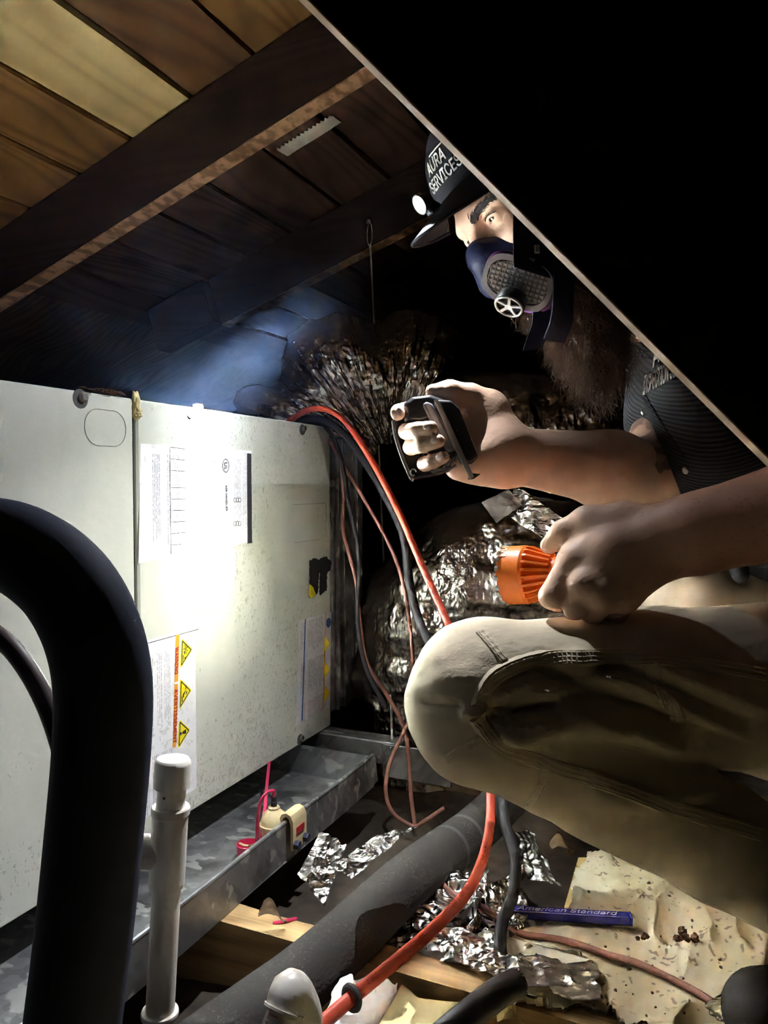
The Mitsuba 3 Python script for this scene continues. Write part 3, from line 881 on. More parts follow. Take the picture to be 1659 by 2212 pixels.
for s in (-0.012, 0.012):
    obj(ck + '__screw', lathe([(0.0055, 0), (0.006, 0.001), (0.006, 0.006), (0.0055, 0.007), (0.002, 0.007), (0.002, 0.0065), (0.0005, 0.0065)], G(ca + s, PD - 0.0095, PT_ - 0.029), -D2, 6), 'bolt_blue')
nk = bc + UZ * 0.0765
u1 = on_plane(582, 1636, D2, FACE + 0.004); u1[2] = UB + 0.003
for o in (-0.0017, 0.0017):
    l1 = [u1, on_plane(577, 1690, D2, FACE - 0.03), on_plane(573, 1740, D2, PD + 0.06), on_plane(566, 1800, D2, PD + 0.045), on_plane(560, 1850, D2, PD + 0.042), on_plane(552, 1846, D2, PD + 0.046)]
    obj(fs + '__lead_wire', tube(spline(l1, 40) + D1 * o, 0.0016, 8), 'wire_pink', smooth=True)
    l2 = [on_plane(556, 1848, D2, PD + 0.044), on_plane(556, 1790, D2, PD + 0.036), on_plane(562, 1735, D2, PD + 0.03), on_plane(575, 1713, D2, PD + 0.026), on_plane(590, 1708, D2, PD + 0.024), nk + UZ * 0.003, nk - UZ * 0.003]
    obj(fs + '__lead_wire', tube(spline(l2, 40) + D1 * o, 0.0016, 8), 'wire_pink', smooth=True)
cup = bc - D1 * 0.032 + D2 * 0.02
cup = on_plane(536, 1838, UZ, PF + 0.010)
cup[2] = PF
obj('wire_loop_cup', lathe([(0.011, 0), (0.0145, 0.004), (0.0155, 0.020), (0.0145, 0.0205), (0.0135, 0.006), (0.0005, 0.005)], cup, UZ, 28), 'wire_pink', 'dark pink round cap lying on the pan beside the float switch', 'cap', smooth=35)
obj('wire_loop_cup__tie', tube(spline([cup + np.array([-0.012, 0.004, 0.018]), cup + np.array([-0.004, -0.006, 0.020]), cup + np.array([0.006, -0.004, 0.019]), cup + np.array([0.013, 0.002, 0.021])], 14), 0.0018, 6), 'switch_tan')
def Z(px, py, z): return on_plane(px, py, UZ, z)


# ------------------------------------------------------------------ pipes
# suction line in thick black foam, close to the camera
sp = spline([at(-420, 1110, 0.66), at(-200, 1140, 0.56), at(-30, 1165, 0.485), at(60, 1195, 0.46), at(140, 1258, 0.45), at(195, 1350, 0.445), at(222, 1460, 0.443), at(222, 1600, 0.443), at(205, 1800, 0.443), at(182, 2020, 0.443), at(158, 2212, 0.443), at(110, 2600, 0.443), at(85, 2860, 0.443)], 160)
sp = sp[sp[:, 2] > -0.12]
obj('suction_line', tube(sp, 0.0275, 40), 'hose_black', 'thick black foam-covered pipe bending down in front of the air handler', 'pipe', smooth=True)
lp = spline([at(-160, 1330, 0.60), at(-60, 1345, 0.57), at(0, 1378, 0.555), at(45, 1425, 0.55), at(90, 1500, 0.548), at(128, 1600, 0.546), at(165, 1760, 0.545), at(190, 1990, 0.545), at(190, 2300, 0.545), at(185, 2700, 0.545)], 90)
lp = lp[lp[:, 2] > -0.12]
obj('liquid_line', tube(lp, 0.0072, 16), 'line_maroon', 'thin dark maroon pipe arching down behind the thick black pipe', 'pipe', smooth=True)

# white drain pipe with a capped tee
pv = thing('drain_pipe', 'upright white plastic drain pipe with a capped tee in front of the pan', 'pipe')
p_top, p_bot = at(374, 1640, 0.685), at(345, 2196, 0.685)
ax = (p_top - p_bot) / np.linalg.norm(p_top - p_bot)
Lp = np.linalg.norm(p_top - p_bot)


def on_pipe(y): return p_bot + ax * (Lp * (2196 - y) / (2196 - 1640))


def span(y): return Lp * (2196 - y) / (2196 - 1640)


pr = 0.0128
obj(pv + '__pipe', lathe([(pr - 0.003, 0), (pr, 0), (pr, span(1680)), (pr - 0.003, span(1680))], p_bot, ax, 36), 'pvc', smooth=40)
obj(pv + '__tee', cat_m(lathe([(pr, span(1917)), (pr + 0.0026, span(1914)), (pr + 0.0032, span(1905)), (pr + 0.0032, span(1760)), (pr + 0.0045, span(1757)), (pr + 0.0045, span(1744)), (pr + 0.0035, span(1741)), (pr, span(1741))], p_bot, ax, 36),
    lathe([(0.0115, 0), (0.0155, 0.006), (0.0155, 0.034), (0.0165, 0.035), (0.0165, 0.040), (0.012, 0.040)], on_pipe(1843), D2 * 0.95 - D1 * 0.35 + UZ * 0.02, 32)), 'pvc', smooth=35)
cap = obj(pv + '__cap', lathe([(pr, span(1700)), (pr + 0.0034, span(1699)), (pr + 0.0034, span(1650)), (pr + 0.0028, span(1643)), (pr + 0.001, span(1638)), (0.006, span(1636.5)), (0.0005, span(1636))], p_bot, ax, 40), 'pvc', smooth=30)
capu = np.cross([0, 1, 0.0], ax); capu /= np.linalg.norm(capu)
obj(cap + '__marking', cat_m(place2(text2('PVC', 0.005, 0.0004), on_pipe(1636) - capu * 0.006 + np.cross(ax, capu) * 0.002, capu, np.cross(ax, capu)), place2(text2('3/4', 0.004, 0.0004), on_pipe(1636) - capu * 0.004 - np.cross(ax, capu) * 0.005, capu, np.cross(ax, capu))), 'pvc')
obj(pv + '__flange', lathe([(pr, 0.0), (pr + 0.0035, 0.0005), (pr + 0.004, 0.003), (pr + 0.0035, 0.0055), (pr, 0.006)], on_pipe(2196), ax, 36), 'pvc', smooth=40)
obj(pv + '__lower_pipe', lathe([(pr * 0.95, -0.14), (pr * 0.95, 0.002)], p_bot, ax, 30), 'pvc', smooth=40)
obj(pv + '__dimple', lathe([(0.0012, 0), (0.0012, 0.0004), (0.0003, 0.0004)], on_pipe(1712) + np.array([-0.003, -pr, 0]), [0, -1, 0], 10), 'dark_gap')

# black insulated pipe lying across the floor
q0, q1 = at(455, 2275, 0.635), at(1035, 1778, 1.07)
qd = (q1 - q0)
ip = np.array([q0 - 0.25 * qd + qd * t + 0.004 * math.sin(t * 9) * UZ for t in np.linspace(0, 1.75, 120)])
k = obj('floor_pipe', tube(ip, 0.0308 + 0.0006 * meshkit.noise(ip * 30, 3), 40), 'pipe_foam', 'dusty black foam-insulated pipe lying diagonally across the joists', 'pipe', smooth=True)
for f in (0.455, 0.40):
    i = int(f * 119 / 1.0 * 0.9 + 30)
    obj(k + '__joint', tube(ip[i:i + 2], 0.0313, 40, False), 'dark_gap')
qx = qd / np.linalg.norm(qd)
tcn = at(425, 2200, 0.62)
tcn = q0 + qx * ((tcn - q0) @ qx)
obj(k + '__print', pipe_text(text2('armacell', 0.010, 0.0002, False), tcn, qx, CAM - tcn + np.array([-0.10, 0, 0.05]), 0.0312), 'print_silver')

# white elbow at the lower edge
el = thing('plastic_elbow', 'short white plastic elbow pipe with red print at the bottom edge', 'pipe elbow')
ec = at(628, 2150, 0.56)
er = 0.0142
pth = spline([at(505, 2480, 0.515), at(540, 2384, 0.527), at(578, 2280, 0.540), at(614, 2180, 0.553), ec + UZ * 0.004, at(652, 2182, 0.566), at(656, 2240, 0.567), at(656, 2480, 0.567)], 90)
i0 = int(np.argmin(np.abs(pth[:, 2] - at(600, 2196, 0.545)[2]) + 1 * (pth[:, 0] > ec[0])))
obj(el + '__elbow', tube(pth[max(i0 - 1, 0):], er, 28), 'pvc', smooth=True)
obj(el + '__collar', tube(pth[max(i0 - 1, 0):i0 + 1], er + 0.0012, 28), 'pvc', smooth=40)
obj(el + '__pipe', tube(pth[:i0], er - 0.0024, 28), 'pvc', smooth=True)
d_ = pth[max(i0 - 8, 0)] - pth[i0 - 1]; d_ /= np.linalg.norm(d_)
plain('red_print', (0.45, 0.12, 0.08), 0.6)
obj(el + '__print', pipe_text(text2('O EXT-', 0.0085, 0.0002, False), pth[i0 - 1] + d_ * 0.034, -d_, [-0.45, -0.8, 0.45], er - 0.0020), 'red_print')

# ------------------------------------------------------------------ cables and wires
def cable(key, p, r, m, label, cat='cable', n=12, ell=None, N=140, group=None):
    return obj(key, tube(spline(p, N), r, n, True, ell), m, label, cat, group, smooth=True)


rc = spline([at(560, 960, 1.46), at(600, 930, 1.42), at(632, 905, 1.38), at(665, 886, 1.34), at(700, 884, 1.30), at(738, 903, 1.27), at(775, 950, 1.24), at(820, 1025, 1.20), at(868, 1120, 1.16), at(915, 1230, 1.12), at(960, 1330, 1.08), at(1005, 1440, 1.04), at(1050, 1600, 0.98), at(1060, 1720, 0.93), at(1056, 1800, 0.885), at(1036, 1875, 0.845), at(1000, 1940, 0.81), at(930, 2012, 0.765), at(845, 2085, 0.72), at(770, 2147, 0.685), at(700, 2207, 0.655), at(620, 2275, 0.62)], 220)
rk = obj('red_cable', tube(rc, 0.0066, 16, True, (1.0, 0.72)), 'cable_red', 'red-orange flat power cable arching from the air handler down to the floor', 'cable', smooth=True)
for j, t in enumerate(('12-2 WG', 'TYPE NM-B', '600V (UL)', '12-2 WG')):
    i = 162 + j * 12
    d_ = rc[i + 6] - rc[i]; d_ /= np.linalg.norm(d_)
    nn_ = CAM - rc[i + 3] + np.array([0, 0, 0.3])
    obj(rk + '__print', pipe_text(text2(t, 0.0040, 0.0001, False), rc[i + 8], -d_, nn_, 0.0064), 'cable_print')
cable('black_cable', [at(600, 935, 1.42), at(650, 908, 1.38), at(700, 908, 1.34), at(745, 940, 1.31), at(790, 1000, 1.28), at(840, 1085, 1.24), at(872, 1160, 1.22), at(885, 1260, 1.19), at(905, 1340, 1.15), at(945, 1420, 1.10), at(1030, 1570, 1.02), at(1080, 1700, 0.97), at(1092, 1780, 0.93), at(1112, 1850, 0.90), at(1110, 1925, 0.865), at(1086, 1990, 0.83), at(1080, 2040, 0.80), at(1088, 2090, 0.775), at(1095, 2120, 0.765), at(1100, 2160, 0.76)], 0.0068, 'cable_black', 'black rubber cable beside the red one, dropping behind the knee to the joist', N=160)
cable('sleeve_cable', [at(660, 912, 1.39), at(705, 925, 1.36), at(735, 985, 1.33), at(752, 1080, 1.31), at(775, 1200, 1.29), at(772, 1330, 1.27), at(790, 1440, 1.26), at(835, 1530, 1.25)], 0.0038, 'cable_black', 'dark cable hanging close beside the air handler corner, behind the brown wire', N=70)
cable('bell_wire', [at(712, 925, 1.37), at(735, 985, 1.35), at(742, 1070, 1.34), at(742, 1150, 1.33), at(768, 1250, 1.31), at(778, 1350, 1.29), at(792, 1430, 1.28), at(835, 1500, 1.27), at(872, 1570, 1.26), at(883, 1640, 1.25), at(888, 1720, 1.24), at(897, 1788, 1.22)], 0.0036, 'wire_brown', 'brown bell wire hanging beside the corner of the air handler, leftmost of the brown wires', 'wire', n=8, N=90)
cable('bell_wire', [at(715, 955, 1.36), at(745, 1010, 1.34), at(790, 1085, 1.32), at(840, 1175, 1.29), at(868, 1250, 1.27), at(884, 1340, 1.26), at(892, 1440, 1.25), at(887, 1540, 1.25), at(868, 1590, 1.24), at(843, 1645, 1.23), at(833, 1705, 1.22), at(848, 1755, 1.21), at(893, 1785, 1.20), at(915, 1775, 1.19), at(960, 1745, 1.18)], 0.0034, 'wire_brown', 'brown bell wire slanting down behind the red cable and looping above the floor pipe', 'wire', n=8, N=110)
cable('bell_wire', [at(945, 1900, 0.93), at(985, 1935, 0.90), at(1040, 1958, 0.885), at(1085, 1990, 0.87), *[Z(x, y, 0.010) for x, y in ((1130, 2018), (1200, 2028), (1255, 2042), (1310, 2062), (1370, 2078), (1430, 2105), (1490, 2135), (1545, 2168))]], 0.0036, 'wire_brown', 'brown wire lying across the cream paper from the cables to the foil scrap', 'wire', n=8, N=90)

# hanger wire from the far rafter to the strut
hw = thing('hanger_wire', 'thin grey steel wire hanging from a nail on the far rafter to the strut', 'wire')
top = on_plane(800, 483, D1, A2 - 0.003)
bot = G(1.18, on_plane(845, 1615, D1, 1.18) @ D2, on_plane(845, 1615, D1, 1.18)[2])
obj(hw + '__wire', tube(spline([top - UZ * 0.055, at(808, 700, 1.82), at(818, 960, 1.72), at(832, 1280, 1.58), at(846, 1560, 1.36), bot], 60), 0.0021, 8), 'wire_steel')
obj(hw + '__twisted_loop', cat_m(tube(np.array([top + D2 * 0.007 * math.sin(t) * (1 if t < 3.2 else 1) - UZ * (0.028 - 0.028 * math.cos(t)) - D1 * 0.004 for t in np.linspace(0, 2 * math.pi, 30)]), 0.0014, 6),
    tube(np.array([top - UZ * (0.05 + 0.03 * t) + 0.002 * (math.cos(20 * t) * D2 + math.sin(20 * t) * D1) for t in np.linspace(0, 1, 40)]), 0.0012, 6)), 'wire_steel')
obj(hw + '__nail', lathe([(0.0018, -0.01), (0.0018, 0.012), (0.007, 0.0125), (0.007, 0.0145), (0.0005, 0.015)], top, -D1, 14), 'steel')
bt = on_plane(850, 1590, D1, 1.18)
obj('tie_wire', tube(spline([at(848, 1470, 1.42), at(852, 1530, 1.38), at(847, 1565, 1.36), at(855, 1590, 1.34)], 20), 0.0026, 6), 'cable_black', 'short dark tie twisted on the hanger wire just above the strut', 'wire tie')

# ------------------------------------------------------------------ foil-wrapped ducts
def crumple(m, amp, f, seed, oct_=4):
    v = np.array(m.vertices)
    n = vnormals(m)
    d = ridged(v * f, oct_, seed) - 0.55
    m.vertices = v + n * (amp * d)[:, None]
    return m


def duct(path, r, amp, f, seed, nn=170, N=200):
    p = spline(path, N)
    rr = np.full(len(p), r)
    m = tube(p, rr, nn)
    v = np.array(m.vertices)
    n = vnormals(m)
    d = 0.7 * ridged(v * f, 4, seed) + 0.5 * ridged(v * f * [1.5, 1.5, 0.5], 3, seed + 7) - 0.65
    m.vertices = v + n * (amp * d)[:, None]
    return m


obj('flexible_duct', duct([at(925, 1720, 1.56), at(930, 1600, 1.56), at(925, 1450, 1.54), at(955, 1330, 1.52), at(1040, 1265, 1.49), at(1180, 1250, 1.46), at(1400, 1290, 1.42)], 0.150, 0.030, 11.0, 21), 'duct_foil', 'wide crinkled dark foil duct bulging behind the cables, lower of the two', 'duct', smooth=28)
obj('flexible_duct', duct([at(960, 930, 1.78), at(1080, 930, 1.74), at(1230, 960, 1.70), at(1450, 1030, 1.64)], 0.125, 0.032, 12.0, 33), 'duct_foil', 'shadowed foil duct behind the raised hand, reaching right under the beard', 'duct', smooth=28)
# the gathered end of the upper duct: pleats that fan out from a pinched neck
K = at(835, 965, 1.60)
na, nr = 420, 130
K = at(850, 1010, 1.62)
ph = np.linspace(math.radians(60), math.radians(180), na)
tt = np.linspace(0.16, 1.0, nr)
rad = 0.36 * (0.90 + 0.26 * (meshkit.noise(np.stack([ph * 4, ph * 0, ph * 0], 1), 9) - 0.5))
B = lambda *q: np.stack(np.broadcast_arrays(*q), -1)
wander = meshkit.fbm(B(ph[:, None] * 2.2, tt[None] * 2.6, 0 * tt[None]), 2, 4) - 0.5
q1 = meshkit.noise(B((ph[:, None] + 0.5 * wander) * 3.6, tt[None] * 0.9, 0 * tt[None]), 13)
q2 = meshkit.noise(B((ph[:, None] + 0.6 * wander) * 8.0, tt[None] * 2.0, 0 * tt[None] + 3), 14)
pl = (1 - np.abs(2 * q1 - 1)) * 1.0 + 0.45 * (1 - np.abs(2 * q2 - 1)) * tt[None]
P = np.zeros((na, nr, 3))
phj = ph[:, None] + 0.30 * wander
rr = rad[:, None] * tt[None]
P[..., 0] = K[0] + rr * np.cos(phj)
P[..., 2] = K[2] + rr * np.sin(phj)
P[..., 1] = K[1] - 0.10 * np.sin(tt[None] * math.pi * 0.62) + 0.10 * tt[None] ** 4 - 0.050 * (pl - 0.8) * (0.3 + 0.7 * tt[None])
P = P[::-1]
g = grid_mesh(P)
v = np.array(g.vertices)
pol = np.stack([np.broadcast_to(ph[:, None], pl.shape)[::-1].ravel() * 9 + 3 * wander[::-1].ravel(), np.broadcast_to(tt[None], pl.shape).ravel() * 3.5, np.zeros(pl.size)], 1)
g.vertices = v + vnormals(g) * (0.020 * (ridged(pol, 3, 5) - 0.55) * np.broadcast_to(0.3 + 0.7 * tt[None], pl.shape).ravel() + 0.004 * (ridged(v * 60, 2, 6) - 0.5))[:, None]
obj('gathered_duct_end', g, 'duct_foil', 'fan of pinched foil folds at the gathered end of the upper duct', 'duct', smooth=28)
plain('tape_grey', (0.13, 0.12, 0.11), 0.5)
# duct tape patch between the ducts
tp = [at(1040, 1085, 1.28), at(1098, 1055, 1.28), at(1128, 1090, 1.27), at(1072, 1130, 1.27)]
gP = np.array([[(tp[0] * (1 - u) + tp[1] * u) * (1 - w) + (tp[3] * (1 - u) + tp[2] * u) * w for w in np.linspace(0, 1, 24)] for u in np.linspace(0, 1, 24)])
obj('tape_strip', crumple(grid_mesh(gP), 0.010, 40, 3), 'tape_grey', 'dull grey tape tab stuck across the foil below the forearm', 'tape', smooth=25)


def scrap(key, corners, amp, f, seed, m, label, cat, n=60, curl=0.0, group=None, edge=0.05):
    """a crumpled sheet between four corners with ragged edges"""
    c = np.array(corners)
    u = np.linspace(0, 1, n)
    uu, ww = np.meshgrid(u, u, indexing='ij')
    wob = edge * (meshkit.noise(np.stack([uu * 7 + seed, ww * 7, uu * 0], -1), seed) - 0.5)
    wob2 = edge * (meshkit.noise(np.stack([uu * 7, ww * 7 + seed, uu * 0 + 5], -1), seed + 1) - 0.5)
    a, b = (uu + wob)[..., None], (ww + wob2)[..., None]
    P = (c[0] * (1 - a) + c[1] * a) * (1 - b) + (c[3] * (1 - a) + c[2] * a) * b
    nn = np.cross(c[1] - c[0], c[3] - c[0]); nn /= np.linalg.norm(nn)
    if nn[2] < 0: nn = -nn
    L = (np.linalg.norm(c[1] - c[0]) + np.linalg.norm(c[3] - c[0])) / 2
    d = amp * (ridged(P * f, 4, seed) - 0.5) + curl * L * ((uu - 0.5) ** 2 + (ww - 0.5) ** 2)
    P = P + nn * d[..., None]
    P[..., 2] = np.maximum(P[..., 2], -0.06)
    return obj(key, grid_mesh(P), m, label, cat, group, smooth=24)


scrap('foil_scrap', [Z(640, 1890, 0.03), Z(690, 1800, 0.06), Z(745, 1830, 0.05), Z(700, 1960, 0.0)], 0.030, 30, 41, 'foil', 'crumpled silver foil poking up between the pan wall and the floor pipe', 'foil scrap', curl=-0.2)
scrap('foil_scrap', [Z(715, 1880, 0.0), Z(800, 1815, 0.02), Z(905, 1780, 0.03), Z(760, 1900, -0.01)], 0.022, 34, 42, 'foil', 'strip of crumpled foil running along the far side of the floor pipe', 'foil scrap')
scrap('foil_scrap', [Z(760, 2050, -0.02), Z(870, 1930, -0.01), Z(1010, 1990, 0.0), Z(900, 2075, -0.02)], 0.035, 22, 43, 'foil', 'dull crumpled foil under the red cable, right of the floor pipe', 'foil scrap')
scrap('foil_scrap', [Z(860, 1950, -0.01), Z(960, 1880, -0.01), Z(1060, 1950, 0.0), Z(960, 2010, 0.0)], 0.035, 24, 49, 'duct_foil', 'brownish crushed duct lining in the gap beside the red cable', 'foil scrap')
scrap('foil_scrap', [Z(950, 2075, 0.0), Z(1000, 2040, 0.005), Z(1130, 2090, 0.012), Z(1110, 2130, 0.008)], 0.020, 36, 44, 'foil', 'bright silver foil strip crossing under the black cable on the joist', 'foil scrap')
scrap('foil_scrap', [Z(1080, 2125, 0.012), Z(1130, 2062, 0.006), Z(1292, 2092, 0.008), Z(1290, 2168, 0.012)], 0.012, 40, 45, 'foil', 'flat wrinkled silver foil patch on the joist below the brown wire', 'foil scrap', edge=0.12)
scrap('foil_scrap', [Z(1010, 2030, 0.0), Z(1045, 2010, 0.01), Z(1280, 2075, 0.012), Z(1180, 2090, 0.006)], 0.008, 20, 46, 'strip_paper', 'dull grey paper backing strip above the flat foil patch', 'paper strip', edge=0.03)
scrap('foil_scrap', [Z(1070, 1985, 0.012), Z(1105, 1930, 0.012), Z(1150, 1975, 0.014), Z(1120, 2020, 0.010)], 0.020, 44, 47, 'foil', 'small bright foil crumple under the left end of the blue pen', 'foil scrap')
scrap('foil_scrap', [Z(1100, 1800, 0.0), Z(1150, 1790, 0.05), Z(1225, 1915, 0.02), Z(1150, 1900, -0.01)], 0.02, 30, 48, 'foil', 'upturned foil flap behind the black cable', 'foil scrap')
scrap('foil_scrap', [Z(1530, 2175, 0.02), Z(1560, 2135, 0.06), Z(1640, 2130, 0.05), Z(1600, 2250, 0.02)], 0.035, 30, 50, 'foil', 'shiny crumpled foil beside the boot at the end of the brown wire', 'foil scrap', curl=-0.15)
scrap('foil_scrap', [at(1070, 1100, 1.3), at(1120, 1055, 1.3), at(1215, 1120, 1.26), at(1175, 1165, 1.26)], 0.03, 26, 51, 'foil', 'bright crumpled foil tail below the raised forearm', 'foil scrap')

plain('batt_pale', mikit.proc(lambda p, n, uv: mix((0.78, 0.66, 0.38), (0.58, 0.44, 0.19), fbm(p.x * 45, p.y * 45, p.z * 45, 3))), 0.9)
from shapely import contains_xy
scrap('foil_scrap', [Z(800, 2010, -0.02), Z(905, 1905, 0.005), Z(1065, 1905, 0.01), Z(1010, 2060, -0.01)], 0.05, 17, 52, 'foil', 'large crumpled foil sheet in the gap between the floor pipe and the black cable', 'foil scrap', n=90)
scrap('foil_scrap', [Z(1010, 2020, -0.005), Z(1035, 1930, 0.01), Z(1130, 1890, 0.015), Z(1120, 2000, 0.0)], 0.04, 20, 53, 'duct_foil', 'dull creased foil lining behind the red cable, beside the pen', 'foil scrap', n=80)
scrap('foil_scrap', [Z(920, 2060, -0.01), Z(960, 2010, 0.0), Z(1100, 2040, 0.004), Z(1080, 2090, 0.004)], 0.022, 28, 54, 'foil', 'torn foil edge along the joist under the red cable', 'foil scrap', n=70)
# cream paper facing of the insulation batt at the lower right
nu, nv = 300, 260
gx = np.linspace(0.10, 0.95, nu); gy = np.linspace(0.62, 1.40, nv)
X, Y = np.meshgrid(gx, gy, indexing='ij')
Pp = np.stack([X, Y, 0 * X], -1)
edge_px = [(1100, 2180), (1100, 2120), (1110, 2010), (1160, 1990), (1232, 1962), (1250, 1880), (1262, 1838), (1330, 1838), (1420, 1880), (1700, 1900), (1900, 2100), (1900, 2400), (1500, 2262), (1390, 2200), (1240, 2170)]
pg = Polygon([Z(*q, 0.008)[:2] for q in edge_px]).buffer(0.0)
Ah, Dh = Pp @ D1, Pp @ D2
f = Pp * [1, 1, 0]
hgt = 0.004 + 0.030 * (meshkit.fbm(f * 4.0, 3, 61) - 0.42) + 0.016 * (ridged(np.stack([Ah * 5, Dh * 14, 0 * X], -1), 3, 62) - 0.5) + 0.012 * (ridged(f * 14, 4, 63) - 0.5)
for fr_, am_, sd_ in ((5.0, 0.013, 1), (9.0, 0.012, 2), (17.0, 0.008, 3), (33.0, 0.0045, 4)):
    w_ = meshkit.noise(f * fr_ * 0.5 + 11, sd_ + 70)
    nz_ = meshkit.noise(np.stack([Ah * fr_ * 0.8, Dh * fr_ * 1.5, 0 * X], -1) + 1.3 * w_[..., None], sd_ + 80)
    hgt = hgt + am_ * (1 - np.abs(2 * nz_ - 1)) ** 4
hgt = hgt - 0.015
# pressed flat under what lies on it: the pen, the wire, the foil
flat_ = [Z(x, y, 0.012)[:2] for x, y in zip(np.linspace(1085, 1365, 20), np.linspace(1969, 1986, 20))] + [Z(x, y, 0.008)[:2] for x, y in ((1130, 2018), (1165, 2023), (1200, 2028), (1230, 2035), (1255, 2042), (1285, 2052), (1310, 2062), (1340, 2070), (1370, 2078), (1400, 2090), (1430, 2105), (1460, 2120), (1490, 2135), (1520, 2150), (1545, 2168))]
dfl, _ = cKDTree(np.array(flat_)).query(Pp[..., :2].reshape(-1, 2))
wf = np.exp(-(dfl / 0.022) ** 2).reshape(hgt.shape)
foil_px = Polygon([Z(*q, 0.01)[:2] for q in ((1080, 2125), (1130, 2055), (1300, 2085), (1295, 2175))]).buffer(0.008)
wf = np.maximum(wf, contains_xy(foil_px, X, Y) * 1.0)
hgt = np.maximum(hgt, 0.0015) * (1 - wf) + 0.004 * wf
Pp[..., 2] = np.maximum(hgt, 0.0015)
gm = grid_mesh(Pp)
ccn = gm.triangles_center
jx = 0.030 * (meshkit.fbm(ccn * 30, 2, 64) - 0.5)
keep = contains_xy(pg, ccn[:, 0] + jx, ccn[:, 1] + jx)
gm.update_faces(keep); gm.remove_unreferenced_vertices()
lo = trimesh.Trimesh(gm.vertices - [0, 0, 0.003], gm.faces[:, ::-1], process=False)
obj('batt_paper', cat_m(gm, lo), 'paper', 'wrinkled stained cream paper facing over the insulation at the lower right', 'insulation paper', smooth=40)
half_ = Polygon([G(0.742, -2, 0)[:2], G(0.742, 2, 0)[:2], G(3, 2, 0)[:2], G(3, -2, 0)[:2]])
bt = Polygon(pg.buffer(0.010)).simplify(0.01).intersection(half_)
obj('batt_paper__yellow_wool', prism(bt, [0, 0, -0.075], [1, 0, 0], [0, 1, 0], 0.07), 'batt_yellow')
nb2 = [[G(a, d, 0) for d in np.linspace(-0.62, 0.20, 90)] for a in np.linspace(0.16, 0.695, 60)]  # batt added to throw lamp light up onto the shaded leg
P2 = np.array(nb2)
P2[..., 2] = -0.030 + 0.05 * (meshkit.fbm(P2 * [9, 9, 0], 4, 91) - 0.5) + 0.010 * (ridged(P2 * [30, 30, 0], 3, 92) - 0.5)
obj('bounce_batt', grid_mesh(P2[:, ::-1]), 'batt_pale', 'pale yellow insulation batt added in the bay in front of the nearest joist to bounce light', 'insulation batt', smooth=40)
# crumbs of dirt on the paper
cr = []
for k in range(46):
    q = (rng.uniform(1240, 1659), rng.uniform(1890, 2200))
    g0 = Z(*q, 0.012)
    if not contains_xy(pg, g0[0], g0[1]): continue
    i = np.argmin(((np.array(gm.vertices)[:, :2] - g0[:2]) ** 2).sum(1))
    cr.append(blob(np.append(g0[:2], gm.vertices[i][2] + 0.0005), rng.uniform(0.0006, 0.0017), k, 0.6, 1, rng.uniform(0.6, 1.6, 3)))
obj('paper_crumbs', cat_m(*cr), 'crumb', 'dark crumbs of dirt scattered over the cream paper', 'dirt crumbs', kind='stuff')
for lab, q, s in (('largest dark brown debris clump on the cream paper, right of the pen', (1484, 2027), 1.0), ('dark twig crumb on the cream paper below the pen', (1390, 2026), 0.55), ('brown clod on the paper at the right edge under the leg', (1650, 2018), 0.9)):
    g0 = Z(*q, 0.014)
    obj('debris_clump', cat_m(*[blob(g0 + rng.normal(0, 0.004 * s, 3) * [1.6, 1, 0.4], 0.0045 * s * rng.uniform(.6, 1.1), 70 + j, 0.7, 2) for j in range(6)]), 'crumb', lab, 'debris')

# marker pen
pn = thing('marker_pen', 'blue flat pen with silver script lying on the cream paper', 'pen')
pa, pb = Z(1085, 1969, 0.0145), Z(1360, 1985, 0.0145)
px_ = (pb - pa) / np.linalg.norm(pb - pa)
pyv = np.cross(UZ, px_); pz = np.cross(px_, pyv)
obj(pn + '__barrel', frame_box((pa + pb) / 2, px_, pyv, pz, np.linalg.norm(pb - pa), 0.0135, 0.0095, 0.0012), 'pen_blue')
obj(pn + '__end_cap', frame_box(pb + px_ * 0.001, px_, pyv, pz, 0.003, 0.0138, 0.0098, 0.0008), 'pen_blue')
m = text2('American Standard', 0.0068, 0.0003, False)
v = np.array(m.vertices); v[:, 0] += 0.35 * v[:, 1]; m.vertices = v
w_ = m.bounds[1][0] - m.bounds[0][0]
m.vertices = m.vertices * [0.112 / w_, 1, 1]
tl = pz * 0.0048
obj(pn + '__lettering', place2(m, pa + px_ * 0.016 + tl - pyv * 0.0022, px_, pyv), 'print_silver')
obj(pn + '__line', frame_box((pa + pb) / 2 + tl - pyv * 0.0058, px_, pyv, pz, np.linalg.norm(pb - pa) * 0.97, 0.0005, 0.0004), 'print_silver')

# yellow batt piece, white paper and black hose at the bottom
bp_ = [Z(795, 2290, 0.03), Z(805, 2240, 0.03), Z(868, 2118, 0.034), Z(905, 2145, 0.034), Z(1022, 2160, 0.034), Z(1000, 2240, 0.03), Z(950, 2330, 0.03)]
by = Polygon([q[:2] for q in bp_])
bm = prism(by.segmentize(0.006), [0, 0, 0.004], [1, 0, 0], [0, 1, 0], 0.026)
bm = bm.subdivide_to_size(0.008)
v = np.array(bm.vertices)
v += vnormals(bm) * (0.005 * (meshkit.fbm(v * [60, 25, 60], 3, 71) - 0.5))[:, None]
bm.vertices = v
obj('batt_offcut', bm, 'batt_pale', 'pale yellow piece of insulation batt on the joist at the bottom edge', 'insulation piece', smooth=35)
scrap('paper_rag', [Z(680, 2260, 0.012), Z(735, 2118, 0.02), Z(870, 2130, 0.024), Z(820, 2270, 0.012)], 0.016, 22, 73, 'paper_white', 'torn white paper lying under the red cable at the bottom edge', 'paper', edge=0.16)
h0, h1 = at(1118, 2122, 0.655), at(900, 2290, 0.585)
hh = spline([h0, at(1075, 2146, 0.64), at(1010, 2196, 0.615), h1], 40)
